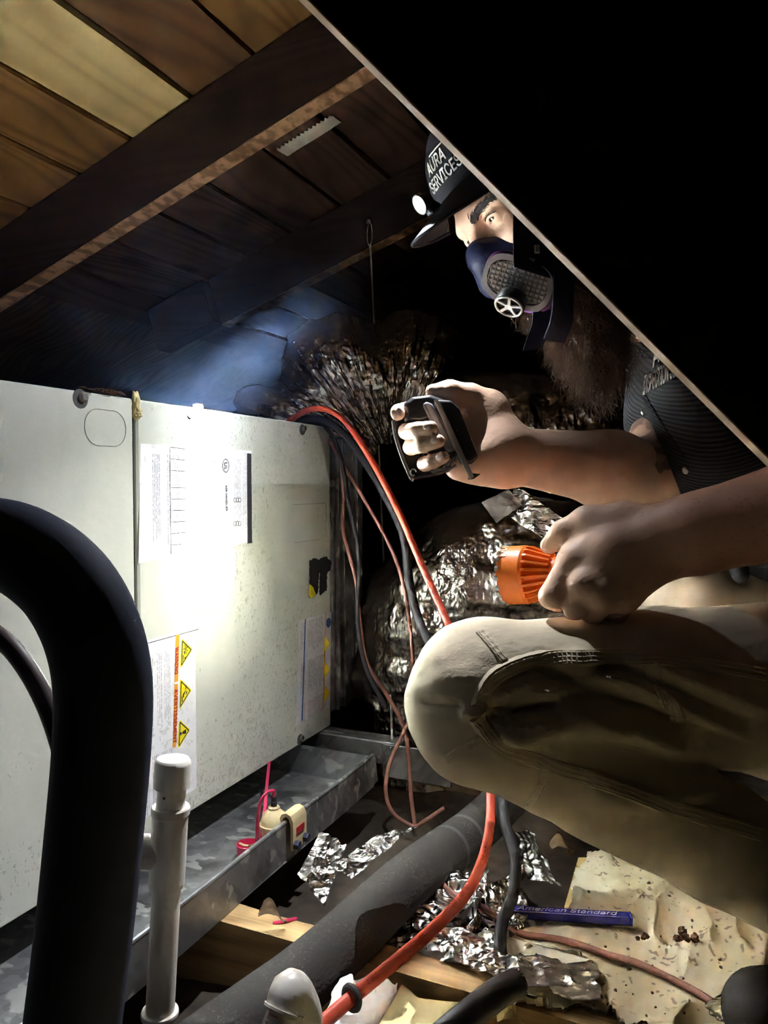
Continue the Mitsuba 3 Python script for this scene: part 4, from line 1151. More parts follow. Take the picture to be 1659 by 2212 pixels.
hk = thing('black_hose', 'cut end of a short shiny black hose at the bottom edge', 'hose')
plain('hose_shiny', (0.025, 0.025, 0.028), 0.35)
obj(hk + '__tube', cat_m(tube(hh, 0.0118, 24, False), tube(hh[::-1], 0.0085, 24, False)), 'hose_shiny', smooth=True)
dd_ = (hh[0] - hh[1]) / np.linalg.norm(hh[0] - hh[1])
obj(hk + '__cut_rim', lathe([(0.0085, -0.002), (0.0085, 0.0), (0.0118, 0.0), (0.0118, -0.002)], hh[0], dd_, 24), 'steel')
# wood splinters and small leaves
for lab, q in (('curled pale wood chip at the bottom edge, right of the hose', (1110, 2200)), ('dry brown scrap standing between the pan and the joist', (590, 1975)), ('dry brown leaf scrap behind the knee beside the paper', (1215, 1830))):
    c = Z(*q, 0.02)
    n = 14
    Pc = np.array([[c + np.array([0.03 * (u - .5), 0.012 * (w - .5), 0.02 * math.sin(u * 5) * (0.3 + w) * 0.6]) for w in np.linspace(0, 1, n)] for u in np.linspace(0, 1, n)])
    obj('wood_chip', crumple(grid_mesh(Pc), 0.006, 90, 81), 'batt_yellow' if 'pale' in lab else 'old_wood', lab, 'wood chip', smooth=30)
obj('red_scrap', tube(spline([Z(590, 1995, 0.0), Z(615, 1990, 0.002), Z(640, 1985, 0)], 12), 0.0022, 6), 'wire_pink', 'short red wire scrap on the floor behind the floor pipe', 'wire scrap')
zt = Z(738, 2190, 0.03)
obj('cable_strap', tube(np.array([rc[-14] + 0.010 * (math.cos(t) * np.cross(frames(rc)[0][-14], UZ) * 0.9 + math.sin(t) * UZ) for t in np.linspace(0, 2 * math.pi, 30)]), 0.003, 8), 'foam_black', 'black tape strap around the red cable at the bottom edge', 'strap')
# ------------------------------------------------------------------ the person
def tattoo_fn(base_a, base_b):
    E_ = at(1432, 1050, 0.985); S_ = at(1478, 745, 1.14)
    AX = (S_ - E_) / np.linalg.norm(S_ - E_)

    def fn(p, n, uv):
        t = (p.x - float(E_[0])) * float(AX[0]) + (p.y - float(E_[1])) * float(AX[1]) + (p.z - float(E_[2])) * float(AX[2])
        qx, qy, qz = p.x - float(E_[0]) - t * float(AX[0]), p.y - float(E_[1]) - t * float(AX[1]), p.z - float(E_[2]) - t * float(AX[2])
        rad = dr.sqrt(qx * qx + qy * qy + qz * qz)
        jag = 0.018 * (fbm(p.x * 70, p.y * 70, p.z * 70, 2) - 0.5)
        ins = dr.select((p.z > 0.517 + jag) & (t < 0.2) & (rad < 0.08) & (p.x > 0.294 + (0.568 - p.z) * 0.65) & (p.x < 0.5) & (p.y > 0.86), 1.0, 0.0)
        ink = ins * (0.55 + 0.45 * smoothstep(0.42, 0.56, fbm(p.x * 60 + 9, p.y * 60, p.z * 60, 3)))
        m = fbm(p.x * 40, p.y * 40, p.z * 40, 3)
        fr = smoothstep(0.68, 0.78, fbm(p.x * 300, p.y * 300, p.z * 300, 2))
        red = smoothstep(0.17, 0.30, p.x) * smoothstep(0.80, 0.72, p.y)        # the near forearm is sunburnt
        c = mix(mix(base_a, base_b, m), mix((0.60, 0.33, 0.22), (0.48, 0.24, 0.15), m), red)
        c = mix(c, c * 0.72, fr * (0.25 + 0.5 * red))
        return mix(c, (0.075, 0.045, 0.045), 0.85 * ink)
    return mikit.proc(fn)


bumped('skin', {'type': 'principled', 'base_color': tattoo_fn((0.68, 0.47, 0.34), (0.58, 0.37, 0.26)), 'roughness': 0.52, 'specular': 0.4},
       lambda p, n, uv: 0.00022 * fbm(p.x * 350, p.y * 350, p.z * 350, 2) + 0.0004 * fbm(p.x * 50, p.y * 50, p.z * 80, 2), 1.0, 8e-4)
plain('nail', (0.70, 0.50, 0.42), 0.3)
plain('hair_dark', (0.012, 0.008, 0.006), 0.6, spec=0.2)
plain('hair_brown', (0.075, 0.045, 0.028), 0.35)


def khaki_fn(p, n, uv):
    tw = dr.sin((p.x * 0.7 + p.z + 0.3 * p.y) * 5200.0) * 0.5 + 0.5
    m = fbm(p.x * 18, p.y * 18, p.z * 18, 3)
    return mix((0.60, 0.53, 0.40), (0.47, 0.405, 0.29), dr.clip(0.6 * m + 0.18 * tw, 0, 1))


bumped('khaki', {'type': 'principled', 'base_color': mikit.proc(khaki_fn), 'roughness': 0.85, 'specular': 0.2, 'sheen': 0.3},
       lambda p, n, uv: 0.004 * fbm(p.x * 22, p.y * 22, p.z * 40, 3) + 0.0004 * noise(p.x * 900, p.y * 900, p.z * 900), 1.0, 1e-3)
plain('khaki_thread', (0.66, 0.59, 0.45), 0.85)
plain('khaki_seam', mikit.proc(khaki_fn), 0.85)


def rib_fn(p, n, uv):
    return 0.0018 * (0.5 + 0.5 * dr.sin((p.z * 0.86 - p.x * 0.30 - p.y * 0.42) * 1450.0)) + 0.003 * fbm(p.x * 20, p.y * 20, p.z * 20, 2)


bumped('shirt_cloth', {'type': 'principled', 'base_color': mikit.proc(lambda p, n, uv: mix((0.012, 0.0135, 0.016), (0.036, 0.040, 0.045), smoothstep(0.25, 0.75, 0.5 + 0.5 * dr.sin((p.z * 0.86 - p.x * 0.30 - p.y * 0.42) * 1450.0)))), 'roughness': 0.8, 'specular': 0.25, 'sheen': 0.15}, rib_fn, 1.0, 6e-4)  # shading of the ribs painted as two cloth tones
plain('cap_cloth', (0.012, 0.013, 0.019), 0.75, spec=0.25)
plain('brim_cloth', (0.035, 0.036, 0.045), 0.8)
plain('strap_navy', (0.006, 0.010, 0.032), 0.75)
plain('mask_navy', (0.012, 0.018, 0.055), 0.35)
plain('filter_grey', (0.19, 0.19, 0.20), 0.5)
plain('filter_pleat', (0.93, 0.92, 0.88), 0.8)
plain('purple', (0.30, 0.09, 0.45), 0.4)
plain('valve_grey', (0.45, 0.46, 0.47), 0.45)
plain('black_plastic', (0.016, 0.017, 0.02), 0.32)
plain('grey_plastic', (0.16, 0.16, 0.17), 0.35)
plain('silver_trim', (0.55, 0.55, 0.56), 0.3, 0.5)

HF = np.array([-.74, -.33, -.58]); HF /= np.linalg.norm(HF)
HU = np.array([-.60, -.09, .80]); HU = HU - (HU @ HF) * HF; HU /= np.linalg.norm(HU)
HL = np.cross(HU, HF)                                  # the person's left
EYE = at(1066, 467, 0.93)
HC = EYE - 0.080 * HF - 0.032 * HL


def H(f, l, u): return HC + f * HF + l * HL + u * HU


AX3 = np.array([HF, HL, HU])
pb_ = Body()
# head
pb_.ell(H(-0.012, 0, 0.045), AX3, (0.098, 0.078, 0.085), 0.02)
pb_.ell(H(0.018, 0, -0.02), AX3, (0.076, 0.066, 0.085), 0.03)
pb_.ell(H(0.045, 0, -0.075), AX3, (0.050, 0.048, 0.036), 0.03)
for s in (1, -1):
    pb_.cone(H(0.085, 0.012 * s, 0.016), H(0.071, 0.047 * s, 0.015), 0.0118, 0.0115, 0.014)      # brow
    pb_.ell(H(0.066, 0.042 * s, -0.028), AX3, (0.022, 0.022, 0.018), 0.02)                        # cheek
    pb_.ell(H(0.091, 0.033 * s, -0.001), AX3, (0.0125, 0.019, 0.0125), 0.012, sub=True)          # socket
    pb_.ell(H(0.0745, 0.032 * s, -0.001), AX3, (0.0150, 0.0165, 0.0140), 0.004)                   # lids
    pb_.ell(H(0.091, 0.0325 * s, -0.0015), AX3, (0.008, 0.0120, 0.0027), 0.002, sub=True)        # eye opening
    pb_.ell(H(-0.01, 0.077 * s, -0.012), AX3, (0.020, 0.008, 0.032), 0.008)                       # ear
pb_.cone(H(0.090, 0, 0.010), H(0.106, 0, -0.034), 0.0085, 0.0100, 0.012)                         # nose
pb_.ell(H(0.099, 0.009, -0.038), AX3, (0.010, 0.008, 0.008), 0.006).ell(H(0.099, -0.009, -0.038), AX3, (0.010, 0.008, 0.008), 0.006)
pb_.ell(H(0.090, 0, -0.066), AX3, (0.012, 0.022, 0.010), 0.008)
# neck and trunk (under the clothes)
NB = at(1480, 690, 1.11)
CH = at(1620, 900, 1.09)
PV = at(1900, 1330, 1.06)
pb_.cone(H(-0.035, 0, -0.06), NB, 0.058, 0.062, 0.03)
pb_.cone(NB + [0.03, 0, -0.02], CH, 0.085, 0.118, 0.05)
pb_.cone(CH, PV, 0.118, 0.115, 0.05)
# right arm (farther), raised with the instrument
RS, RE, RW = at(1478, 745, 1.14), at(1420, 1035, 0.975), at(1085, 985, 0.865)
pb_.cone(NB + [0.03, 0.0, -0.03], RS, 0.06, 0.060, 0.05)
pb_.cone(RS, RE, 0.056, 0.044, 0.02)
mid = RE + (RW - RE) * 0.32
pb_.chain([RE, mid, RW], [0.043, 0.0445, 0.0265], 0.025)
pb_.cone(mid + UZ * 0.012, RW + UZ * 0.004, 0.033, 0.024, 0.02)
# right hand: palm behind the instrument, thumb on top, four fingers coming round
palm = at(1040, 925, 0.872)
pb_.chain([RW, palm], [0.0285, 0.027], 0.02, flat=([0.1, 1, 0.2], 0.8))
pb_.chain([RW + UZ * 0.010, at(1052, 885, 0.88), at(1012, 868, 0.885)], [0.027, 0.0195, 0.014], 0.02)
pb_.chain([at(1055, 890, 0.872), at(1015, 857, 0.866), at(972, 846, 0.860), at(935, 846, 0.856)], [0.020, 0.0135, 0.0115, 0.0088], 0.010)   # thumb
pb_.chain([RW - UZ * 0.006, at(1020, 1000, 0.86), at(985, 1008, 0.856)], [0.025, 0.019, 0.013], 0.02)
RF = {}
for nm, P_, R_ in (('index', [(1000, 868, .886), (905, 878, .882), (861, 890, .858), (859, 893, .832)], [.0120, .0098, .0090, .0082]),
                   ('middle', [(1010, 900, .888), (905, 925, .880), (878, 932, .842), (903, 929, .818), (931, 924, .806)], [.0120, .0100, .0093, .0089, .0077]),
                   ('ring', [(1015, 935, .886), (912, 962, .878), (888, 966, .840), (914, 961, .816), (947, 953, .804)], [.0116, .0098, .0091, .0087, .0075]),
                   ('little', [(1020, 970, .880), (940, 1000, .872), (917, 1002, .838), (935, 997, .816), (958, 988, .805)], [.0106, .0090, .0084, .0080, .0069])):
    J = [at(*q) for q in P_]
    pb_.chain(J, R_, 0.0022)
    RF[nm] = (J, R_)
# left arm (nearer) from the right edge, hand on the knee round the torch
LS, LE, LW = at(1900, 760, 0.88), at(2040, 1035, 0.615), at(1436, 1172, 0.715)
pb_.cone(NB + [0.05, 0.0, -0.03], LS, 0.06, 0.060, 0.05)
pb_.cone(LS, LE, 0.056, 0.046, 0.02)
midl = LE + (LW - LE) * 0.35
pb_.chain([LE, midl, LW + (LE - LW) * 0.12, LW], [0.046, 0.0455, 0.0315, 0.0285], 0.02)
pb_.cone(midl + UZ * 0.01, LW + UZ * 0.004, 0.034, 0.028, 0.02)
Lm = {'index': at(1238, 1216, .731), 'middle': at(1262, 1268, .712), 'ring': at(1302, 1290, .705), 'little': at(1348, 1292, .708)}
for q, r0, r1 in ((Lm['index'], .0245, .0155), (Lm['middle'], .0255, .0155), (Lm['ring'], .0255, .0150), (Lm['little'], .0240, .0140)):
    pb_.cone(LW, q, r0, r1, 0.012)
pb_.chain([LW, at(1330, 1195, .725), at(1285, 1230, .726)], [.026, .026, .020], 0.015)
pb_.chain([LW + UZ * 0.008, at(1350, 1130, .735), at(1268, 1128, .745), at(1218, 1152, .752), at(1186, 1178, .756)], [.022, .0195, .0145, .0118, .0090], 0.010)   # thumb
pb_.cone(at(1300, 1150, .738), at(1252, 1200, .735), .017, .013, 0.015)     # web
for nm, P_, R_ in (('index', [None, (1192, 1288, .722), (1205, 1296, .752), (1232, 1278, .772)], [.0148, .0125, .0115, .0095]),
                   ('middle', [None, (1243, 1312, .714), (1256, 1304, .746), (1270, 1280, .765)], [.0150, .0118, .0112, .0095]),
                   ('ring', [None, (1282, 1322, .722), (1290, 1308, .748), (1300, 1285, .762)], [.0145, .0115, .011, .009]),
                   ('little', [None, (1330, 1322, .726), (1330, 1310, .748), (1335, 1290, .760)], [.0130, .0105, .010, .008])):
    J = [Lm[nm]] + [at(*q) for q in P_[1:]]
    pb_.chain(J, R_, 0.0025)
    pb_.ell(Lm[nm] + np.array([0, -0.004, 0.003]), np.eye(3), (.0135, .0125, .0125), 0.008)


body = pb_.mesh(0.0029)
PERSON = 'man squatting in cap, respirator, dark ribbed shirt and khaki trousers, torch hand on knee'
labels['person'] = {'label': 'person squatting in cap, respirator, dark ribbed shirt and khaki trousers, holding tools', 'category': 'person'}
obj('person', body, 'skin', smooth=True)
labels['person'] = {'label': 'person squatting in cap, respirator, dark ribbed shirt and khaki trousers, holding tools', 'category': 'person'}

# nails on the raised hand
for nm in ('middle', 'ring', 'little', 'index'):
    J, R_ = RF[nm]
    ax_ = J[-1] - J[-2]; ax_ /= np.linalg.norm(ax_)
    out = CAM - J[-1]; out = out - (out @ ax_) * ax_; out /= np.linalg.norm(out)
    if nm == 'index':
        out = np.array([0.25, -0.9, 0.1]); ax_ = np.array([0.4, 0, -0.9]); ax_ = ax_ - (ax_ @ out) * out / (out @ out); ax_ /= np.linalg.norm(ax_); out /= np.linalg.norm(out)
    out2 = out * 0.93 + UZ * 0.36; out2 = out2 - (out2 @ ax_) * ax_; out2 /= np.linalg.norm(out2)
    m = trimesh.creation.icosphere(subdivisions=3)
    v = np.array(m.vertices) * [0.0058, 0.0046, 0.0014]
    c = J[-1] + ax_ * 0.0005 + out2 * (R_[-1] * 0.97)
    v[:, 2] -= 55 * (v[:, 1] ** 2)
    m.vertices = c + v[:, :1] * ax_ + v[:, 1:2] * np.cross(out2, ax_) + v[:, 2:] * out2
    obj('person__fingernail', m, 'nail', smooth=True)
# thumbnail of the torch hand
# eyes
for s in (1, -1):
    m = trimesh.creation.icosphere(subdivisions=4, radius=0.0118)
    c = H(0.0745, 0.032 * s, -0.001)
    look = np.array([-0.72, -0.60, -0.30]); look /= np.linalg.norm(look)
    dcos = (np.array(m.vertices) / 0.0118) @ look
    colr = np.where((dcos > 0.965)[:, None], [0.004, 0.003, 0.003], np.where((dcos > 0.66)[:, None], [0.022, 0.010, 0.006], [0.07, 0.055, 0.05]))
    m.vertices = m.vertices + c
    if s == 1: mat('eye', {'type': 'principled', 'base_color': {'type': 'mesh_attribute', 'name': 'vertex_color'}, 'roughness': 0.08, 'specular': 0.6})
    obj('person__eye', m, 'eye', smooth=True, color=colr)
# eyebrows: short hairs laid over the brow
hs = Skin(body, HF * 0.8 + HL * 0.6, HU)
eb = []
for k in range(520):
    t = rng.uniform(0, 1)
    u_ = rng.normal(0, 0.0025 * (1 - 0.35 * t))
    b0 = H(0.095 - 0.022 * t, 0.010 + 0.042 * t, 0.0105 + 0.007 * math.sin(t * 2.3) + u_)
    p0, n0 = hs.put(b0[None], 0.0)
    d_ = HL * 0.8 + HU * (0.6 - 0.9 * t) + rng.normal(0, 0.2, 3)
    d_ = d_ - (d_ @ n0[0]) * n0[0]; d_ /= np.linalg.norm(d_)
    L_ = rng.uniform(0.004, 0.008)
    eb.append(tube(np.array([p0[0], p0[0] + d_ * L_ * 0.5 + n0[0] * 0.0012, p0[0] + d_ * L_ + n0[0] * 0.0008]), [0.0005, 0.0004, 0.00015], 3, False))
obj('person__eyebrow', cat_m(*eb), 'hair_dark')
el_ = []
for k in range(26):
    t = k / 25
    b0 = H(0.0855 - 0.006 * abs(t - .4), 0.022 + 0.023 * t, 0.0025 + 0.0022 * math.sin(t * 3.1))
    el_.append(tube(np.array([b0, b0 + HF * 0.004 - HU * 0.001, b0 + HF * 0.006 + HL * 0.004 * (t - .3) + HU * 0.0015]), [0.00035, 0.00028, 0.0001], 3, False))
obj('person__eyelash', cat_m(*el_), 'hair_dark')

# beard: a soft core under several thousand curly hairs
BC = at(1282, 748, 0.985)
bd = np.array([0.18, 0.02, -1.0]); bd /= np.linalg.norm(bd)
top_b = H(0.045, 0.02, -0.085)
bc_ = Body().cone(top_b, at(1280, 720, 0.98), 0.045, 0.036, 0.03).cone(at(1280, 720, 0.98), at(1288, 808, 0.975), 0.036, 0.023, 0.03)
core = bc_.mesh(0.004)
bk = obj('person__beard', core, 'hair_dark', 'long curly dark brown beard', smooth=True)
sv, sn = np.array(core.vertices), vnormals(core)
seen = np.where(sn @ np.array([-0.45, -0.85, 0.1]) > -0.15)[0]
V_, F_, nV = [], [], 0
ki = rng.choice(seen, 5200)
for i in ki:
    b0, n0 = sv[i], sn[i]
    L_ = rng.uniform(0.018, 0.045)
    ph_ = rng.uniform(0, 6.28); rr_ = rng.uniform(0.0018, 0.0055); tw = rng.uniform(5, 13)
    g_ = bd * 0.9 + n0 * rng.uniform(0.05, 0.42) + rng.normal(0, 0.35, 3); g_ /= np.linalg.norm(g_)
    e1_ = np.cross(g_, [0.3, 0.5, 0.2]); e1_ /= np.linalg.norm(e1_); e2_ = np.cross(g_, e1_)
    t = np.linspace(0, 1, 8)[:, None]
    path = b0 + g_ * L_ * t + rr_ * t ** 0.5 * (np.cos(ph_ + tw * t) * e1_ + np.sin(ph_ + tw * t) * e2_)
    m = tube(path, np.linspace(0.00042, 0.00016, 8), 3, False)
    V_.append(m.vertices); F_.append(m.faces + nV); nV += len(m.vertices)
obj(bk + '__curls', trimesh.Trimesh(np.vstack(V_), np.vstack(F_), process=False), 'hair_brown', kind='stuff')

# cap with brim and lettering
capb = Body()
capb.ell(H(-0.010, 0, 0.058), AX3, (0.110, 0.090, 0.098), 0.01)
capm = capb.mesh(0.003)
cv = np.array(capm.vertices)
def rel(v): return (v - HC) @ AX3.T
lw = rel(cv)
cut = 0.030 - 0.0 * lw[:, 0]
capm = trimesh.intersections.slice_mesh_plane(capm, HU + 0.14 * HF * -1, H(0.09, 0, 0.042)) if False else capm
fc_ = rel(capm.triangles_center)
capm.update_faces(fc_[:, 2] > 0.050 + 0.0 * fc_[:, 0]); capm.remove_unreferenced_vertices()
cap_k = obj('person__cap', capm, 'cap_cloth', 'black baseball cap with white print', smooth=True)
obj(cap_k + '__sweatband', tube(np.array([H(-0.010 + 0.1075 * math.cos(t), 0.088 * math.sin(t), 0.0505) for t in np.linspace(0, 2 * math.pi, 80)]), 0.0022, 6, False), 'cap_cloth')
# brim: a curved tongue
nb, nc_ = 44, 26
Pt, Pb = np.zeros((nb, nc_, 3)), np.zeros((nb, nc_, 3))
for i, th_ in enumerate(np.linspace(-0.86, 0.86, nb)):
    base = np.array([-0.010 + 0.108 * math.cos(th_ * 0.92), 0.089 * math.sin(th_ * 0.92)])
    reach = 0.074 * max(math.cos(th_ * 1.75), 0.0) ** 0.5
    for j, t in enumerate(np.linspace(-0.04, 1, nc_)):
        f_ = base[0] + reach * t
        l_ = base[1] * (1 - 0.10 * t)
        u_ = 0.054 - 0.022 * t - 2.2 * (l_ ** 2) * max(t, 0)
        Pt[i, j] = H(f_, l_, u_ + 0.0016)
        Pb[i, j] = H(f_, l_, u_ - 0.0016)
br = cat_m(grid_mesh(Pt), grid_mesh(Pb[::-1]))
edge_ = np.vstack([(Pt[:, -1] + Pb[:, -1]) / 2])
br_k = obj(cap_k + '__brim', br, 'brim_cloth', smooth=30)
obj(cap_k + '__brim_edge', tube(edge_, 0.0021, 8), 'cap_cloth', smooth=True)
cs_ = Skin(capm, HF * 0.93 + HL * 0.37, HU)
tx_ = -cs_.x if cs_.x @ HL > 0 and False else cs_.x
for s_, u0, hgt_, off in (('AURA', 0.089, 0.0150, -0.050), ('SERVICES', 0.070, 0.0140, -0.072)):
    m = text2(s_, hgt_, 0.0004)
    m.vertices = m.vertices * [0.70, 1, 1]
    o_ = H(0.07, 0.0, u0)
    q_ = o_ - cs_.x * m.bounds[1][0] + cs_.x * (0.022 if s_ == 'AURA' else 0.038)
    obj(cap_k + '__lettering', cs_.wrap(m.subdivide_to_size(0.004), q_, cs_.x, cs_.y, 0.0006), 'print_white')
lb = cs_.wrap(frame_box([0, 0, 0], [1, 0, 0], [0, 1, 0], [0, 0, 1], 0.036, 0.0016, 0.0006).subdivide_to_size(0.004), H(0.07, 0, 0.108) + cs_.x * 0.012, cs_.x, cs_.y, 0.0006)
obj(cap_k + '__lettering', lb, 'print_white')
# lamp clipped to the brim
hl = thing('cap_lamp', 'small bright lamp clipped to the brim of the black cap', 'headlamp')
lc_ = LAMP
obj(hl + '__housing', cat_m(lathe([(0.004, -0.014), (0.009, -0.013), (0.0115, -0.006), (0.0125, 0.0), (0.0125, 0.002), (0.0108, 0.002), (0.0100, -0.001), (0.0005, -0.001)], lc_, HF, 28), frame_box(lc_ - HF * 0.010 - HU * 0.012, HF, HL, HU, 0.016, 0.012, 0.012, 0.002)), 'black_plastic', smooth=35)
arm_ = spline([lc_ - HF * 0.010, lc_ - HF * 0.016 - HU * 0.010, H(0.118, 0.004, 0.052)], 16)
obj(hl + '__clip_arm', tube(arm_, 0.0045, 10), 'black_plastic', smooth=True)
plain('lamp_lens', (0.9, 0.9, 0.9), 0.2)
scene[hl + '__lens'] = {**mikit.ply(lathe([(0.0098, 0), (0.0085, 0.0018), (0.0005, 0.0028)], lc_, HF, 28), 'lamp_lens', smooth=True),
                        'emitter': {'type': 'area', 'radiance': col((6, 6.1, 6.5))}}

# respirator
rp = thing('respirator', 'navy half-face respirator with grey grilled filters worn on the face', 'respirator')
rb = Body()
rb.ell(H(0.062, 0, -0.064), AX3, (0.047, 0.047, 0.040), 0.01)
rb.cone(H(0.103, 0, -0.024), H(0.106, 0, -0.062), 0.0165, 0.0245, 0.02)
rb.cone(H(0.06, 0.042, -0.044), H(0.10, 0.010, -0.032), 0.016, 0.016, 0.012).cone(H(0.06, -0.042, -0.044), H(0.10, -0.010, -0.030), 0.016, 0.018, 0.012)
obj(rp + '__face_piece', rb.mesh(0.003), 'mask_navy', smooth=True)
nrm = at(1118, 606, 0.865)
FO = at(1118, 610, 0.868)                                # centre of the near filter's grille
fn_ = np.array([-0.46, -0.83, -0.30]); fn_ /= np.linalg.norm(fn_)      # turned left and down, off the cheek
fx = np.array([0.0707, 0.0, -0.0317]); fx[1] = -(fx @ fn_) / fn_[1]; fx /= np.linalg.norm(fx)
fy = np.cross(fn_, fx)
oval = Polygon([(0.0435 * np.sign(math.cos(t)) * abs(math.cos(t)) ** 0.62, 0.0275 * np.sign(math.sin(t)) * abs(math.sin(t)) ** 0.75 + 0.010 * math.cos(t) * -0.15) for t in np.linspace(0, 2 * math.pi, 72, endpoint=False)])


def ring_mesh(po, pi, o, depth):
    """closed ring between two polygons of equal point count, standing on the filter plane"""
    a, b = np.array(po.exterior.coords)[:-1], np.array(pi.exterior.coords)[:-1]
    n = len(a)
    L0 = [np.asarray(o) + q[:, :1] * fx + q[:, 1:] * fy + fn_ * z for q, z in ((a, 0), (a, depth * 0.75), (a * 0.975, depth), (b * 1.02, depth), (b, depth * 0.8), (b, 0))]
    V = np.vstack(L0)
    i = np.arange(n); F = []
    for k in range(6):
        r0, r1 = k * n, ((k + 1) % 6) * n
        F += [np.stack([r0 + i, r0 + (i + 1) % n, r1 + (i + 1) % n], 1), np.stack([r0 + i, r1 + (i + 1) % n, r1 + i], 1)]
    return trimesh.Trimesh(V, np.vstack(F), process=False)


inner_ = affinity.scale(oval, 0.83, 0.74)
for side in (1,):
    fk = obj(rp + '__filter', ring_mesh(oval, inner_, FO - fn_ * 0.006, 0.0085), 'filter_grey', 'grey filter frame', smooth=35)
    obj(fk + '__pleats', prism(affinity.scale(oval, 0.95, 0.93), FO - fn_ * 0.0125, fx, fy, 0.004), 'black_plastic')
    gp = []
    xs = np.linspace(-0.036, 0.036, 45)
    for i_, x_ in enumerate(xs[:-1]):
        hh_ = 0.0205 * max(1 - abs(x_ / 0.039) ** 2.6, 0.05) ** 0.5
        gp.append(frame_box(FO + fx * (x_ + 0.0008) - fn_ * 0.0024, fx, fy, fn_, 0.00138, 2 * hh_, 0.006, 0.0002))
    obj(fk + '__pleat_folds', cat_m(*gp), 'filter_pleat')
    bars = []
    for k in range(-6, 7):
        x_ = k * 0.0058
        hh_ = 0.0212 * max(1 - abs(x_ / 0.0385) ** 2.6, 0.05) ** 0.5
        bars.append(frame_box(FO + fx * x_ + fn_ * 0.0012, fx, fy, fn_, 0.0011, 2 * hh_, 0.0016))
    for k in range(-3, 4):
        y_ = k * 0.0053
        ll_ = 0.0365 * max(1 - abs(y_ / 0.0235) ** 2.4, 0.05) ** 0.42
        bars.append(frame_box(FO + fy * y_ + fn_ * 0.0012, fx, fy, fn_, 2 * ll_, 0.0011, 0.0016))
    bars.append(frame_box(FO + fx * 0.006 + fn_ * 0.0016, fx, fy, fn_, 0.0026, 0.042, 0.0026, 0.0006))
    obj(fk + '__grille', cat_m(*bars), 'filter_grey')
    obj(fk + '__clip', cat_m(frame_box(FO + fx * 0.006 + fy * 0.0265, fx, fy, fn_, 0.013, 0.007, 0.010, 0.0012), frame_box(FO + fx * 0.004 - fy * 0.0268, fx, fy, fn_, 0.016, 0.007, 0.012, 0.0012)), 'filter_grey')
    obj(fk + '__purple_rim', ring_mesh(affinity.scale(oval, 1.05, 1.085), affinity.scale(oval, 0.90, 0.88), FO - fn_ * 0.0095, 0.0036), 'purple', smooth=35)
    bw = []
    a_ = np.array(affinity.scale(oval, 1.0, 1.04).exterior.coords)
    obj(fk + '__housing', ring_mesh(affinity.scale(oval, 0.99, 1.06), affinity.scale(oval, 0.5, 0.5), FO - fn_ * 0.026, 0.017), 'mask_navy', smooth=40)
VC = at(1099, 662, 0.866)
vn = np.array([-0.38, -0.36, -0.85]); vn /= np.linalg.norm(vn)
vk = obj(rp + '__valve', lathe([(0.0165, -0.014), (0.0180, -0.006), (0.0180, 0.0), (0.0165, 0.0012), (0.0150, 0.0), (0.0140, -0.003), (0.0005, -0.003)], VC, vn, 36), 'black_plastic', smooth=35)
vu = np.cross(vn, [0, 0, 1.0]); vu /= np.linalg.norm(vu); vv = np.cross(vn, vu)
sp_ = [tube(np.array([VC + 0.0158 * (math.cos(t) * vu + math.sin(t) * vv) + vn * 0.0005 for t in np.linspace(0, 2 * math.pi, 40)]), 0.0014, 8, False)]
for k in range(5):
    t = k * 2 * math.pi / 5 + 0.3
    d_ = math.cos(t) * vu + math.sin(t) * vv
    sp_.append(frame_box(VC + d_ * 0.008, d_, np.cross(vn, d_), vn, 0.016, 0.0036, 0.0022, 0.0004))
sp_.append(lathe([(0.0045, -0.001), (0.0045, 0.0014), (0.0005, 0.002)], VC, vn, 18))
obj(vk + '__spokes', cat_m(*sp_), 'valve_grey')


def band(key, q0, q1, m, th=0.0022, label=None):
    """a strap between two edge polylines"""
    a, b = spline(q0, 40), spline(q1, 40)
    n = min(len(a), len(b)); a, b = a[:n], b[:n]
    P = np.stack([a * (1 - w) + b * w for w in np.linspace(0, 1, 8)], 1)
    nn = np.cross(P[1:, 0] - P[:-1, 0], P[:-1, -1] - P[:-1, 0]); nn = np.vstack([nn, nn[-1:]]); nn /= np.linalg.norm(nn, axis=1, keepdims=True) + 1e-9
    Q = P + th * nn[:, None]
    rim = [np.stack([P[:, 0], Q[:, 0]], 1), np.stack([Q[:, -1], P[:, -1]], 1), np.stack([P[-1], Q[-1]], 1), np.stack([Q[0], P[0]], 1)]
    return obj(key, cat_m(grid_mesh(P), grid_mesh(Q[:, ::-1]), *[grid_mesh(r) for r in rim]), m, label, smooth=35)


band(rp + '__head_strap', [at(1108, 455, 0.872), at(1108, 520, 0.858), at(1109, 560, 0.848), at(1110, 578, 0.847)], [at(1205, 470, 0.880), at(1204, 530, 0.866), at(1196, 585, 0.850), at(1194, 604, 0.849)], 'strap_navy')
band(rp + '__head_strap', [at(1196, 470, 0.876), at(1195, 560, 0.850), at(1193, 640, 0.838), at(1188, 690, 0.846), at(1174, 730, 0.862)], [at(1245, 480, 0.890), at(1240, 580, 0.864), at(1236, 660, 0.850), at(1234, 700, 0.856), at(1215, 738, 0.872)], 'strap_navy')
band(rp + '__strap_tail', [at(1150, 668, 0.872), at(1148, 700, 0.872), at(1136, 735, 0.876), at(1129, 757, 0.880)], [at(1196, 670, 0.878), at(1190, 705, 0.876), at(1178, 735, 0.878), at(1166, 752, 0.882)], 'strap_navy')
bu = at(1160, 538, 0.850)
obj(rp + '__buckle', frame_box(bu, [1, 0, 0], [0, 0.2, 0.98], [0, -0.98, 0.2], 0.006, 0.010, 0.003, 0.0008), 'silver_trim')

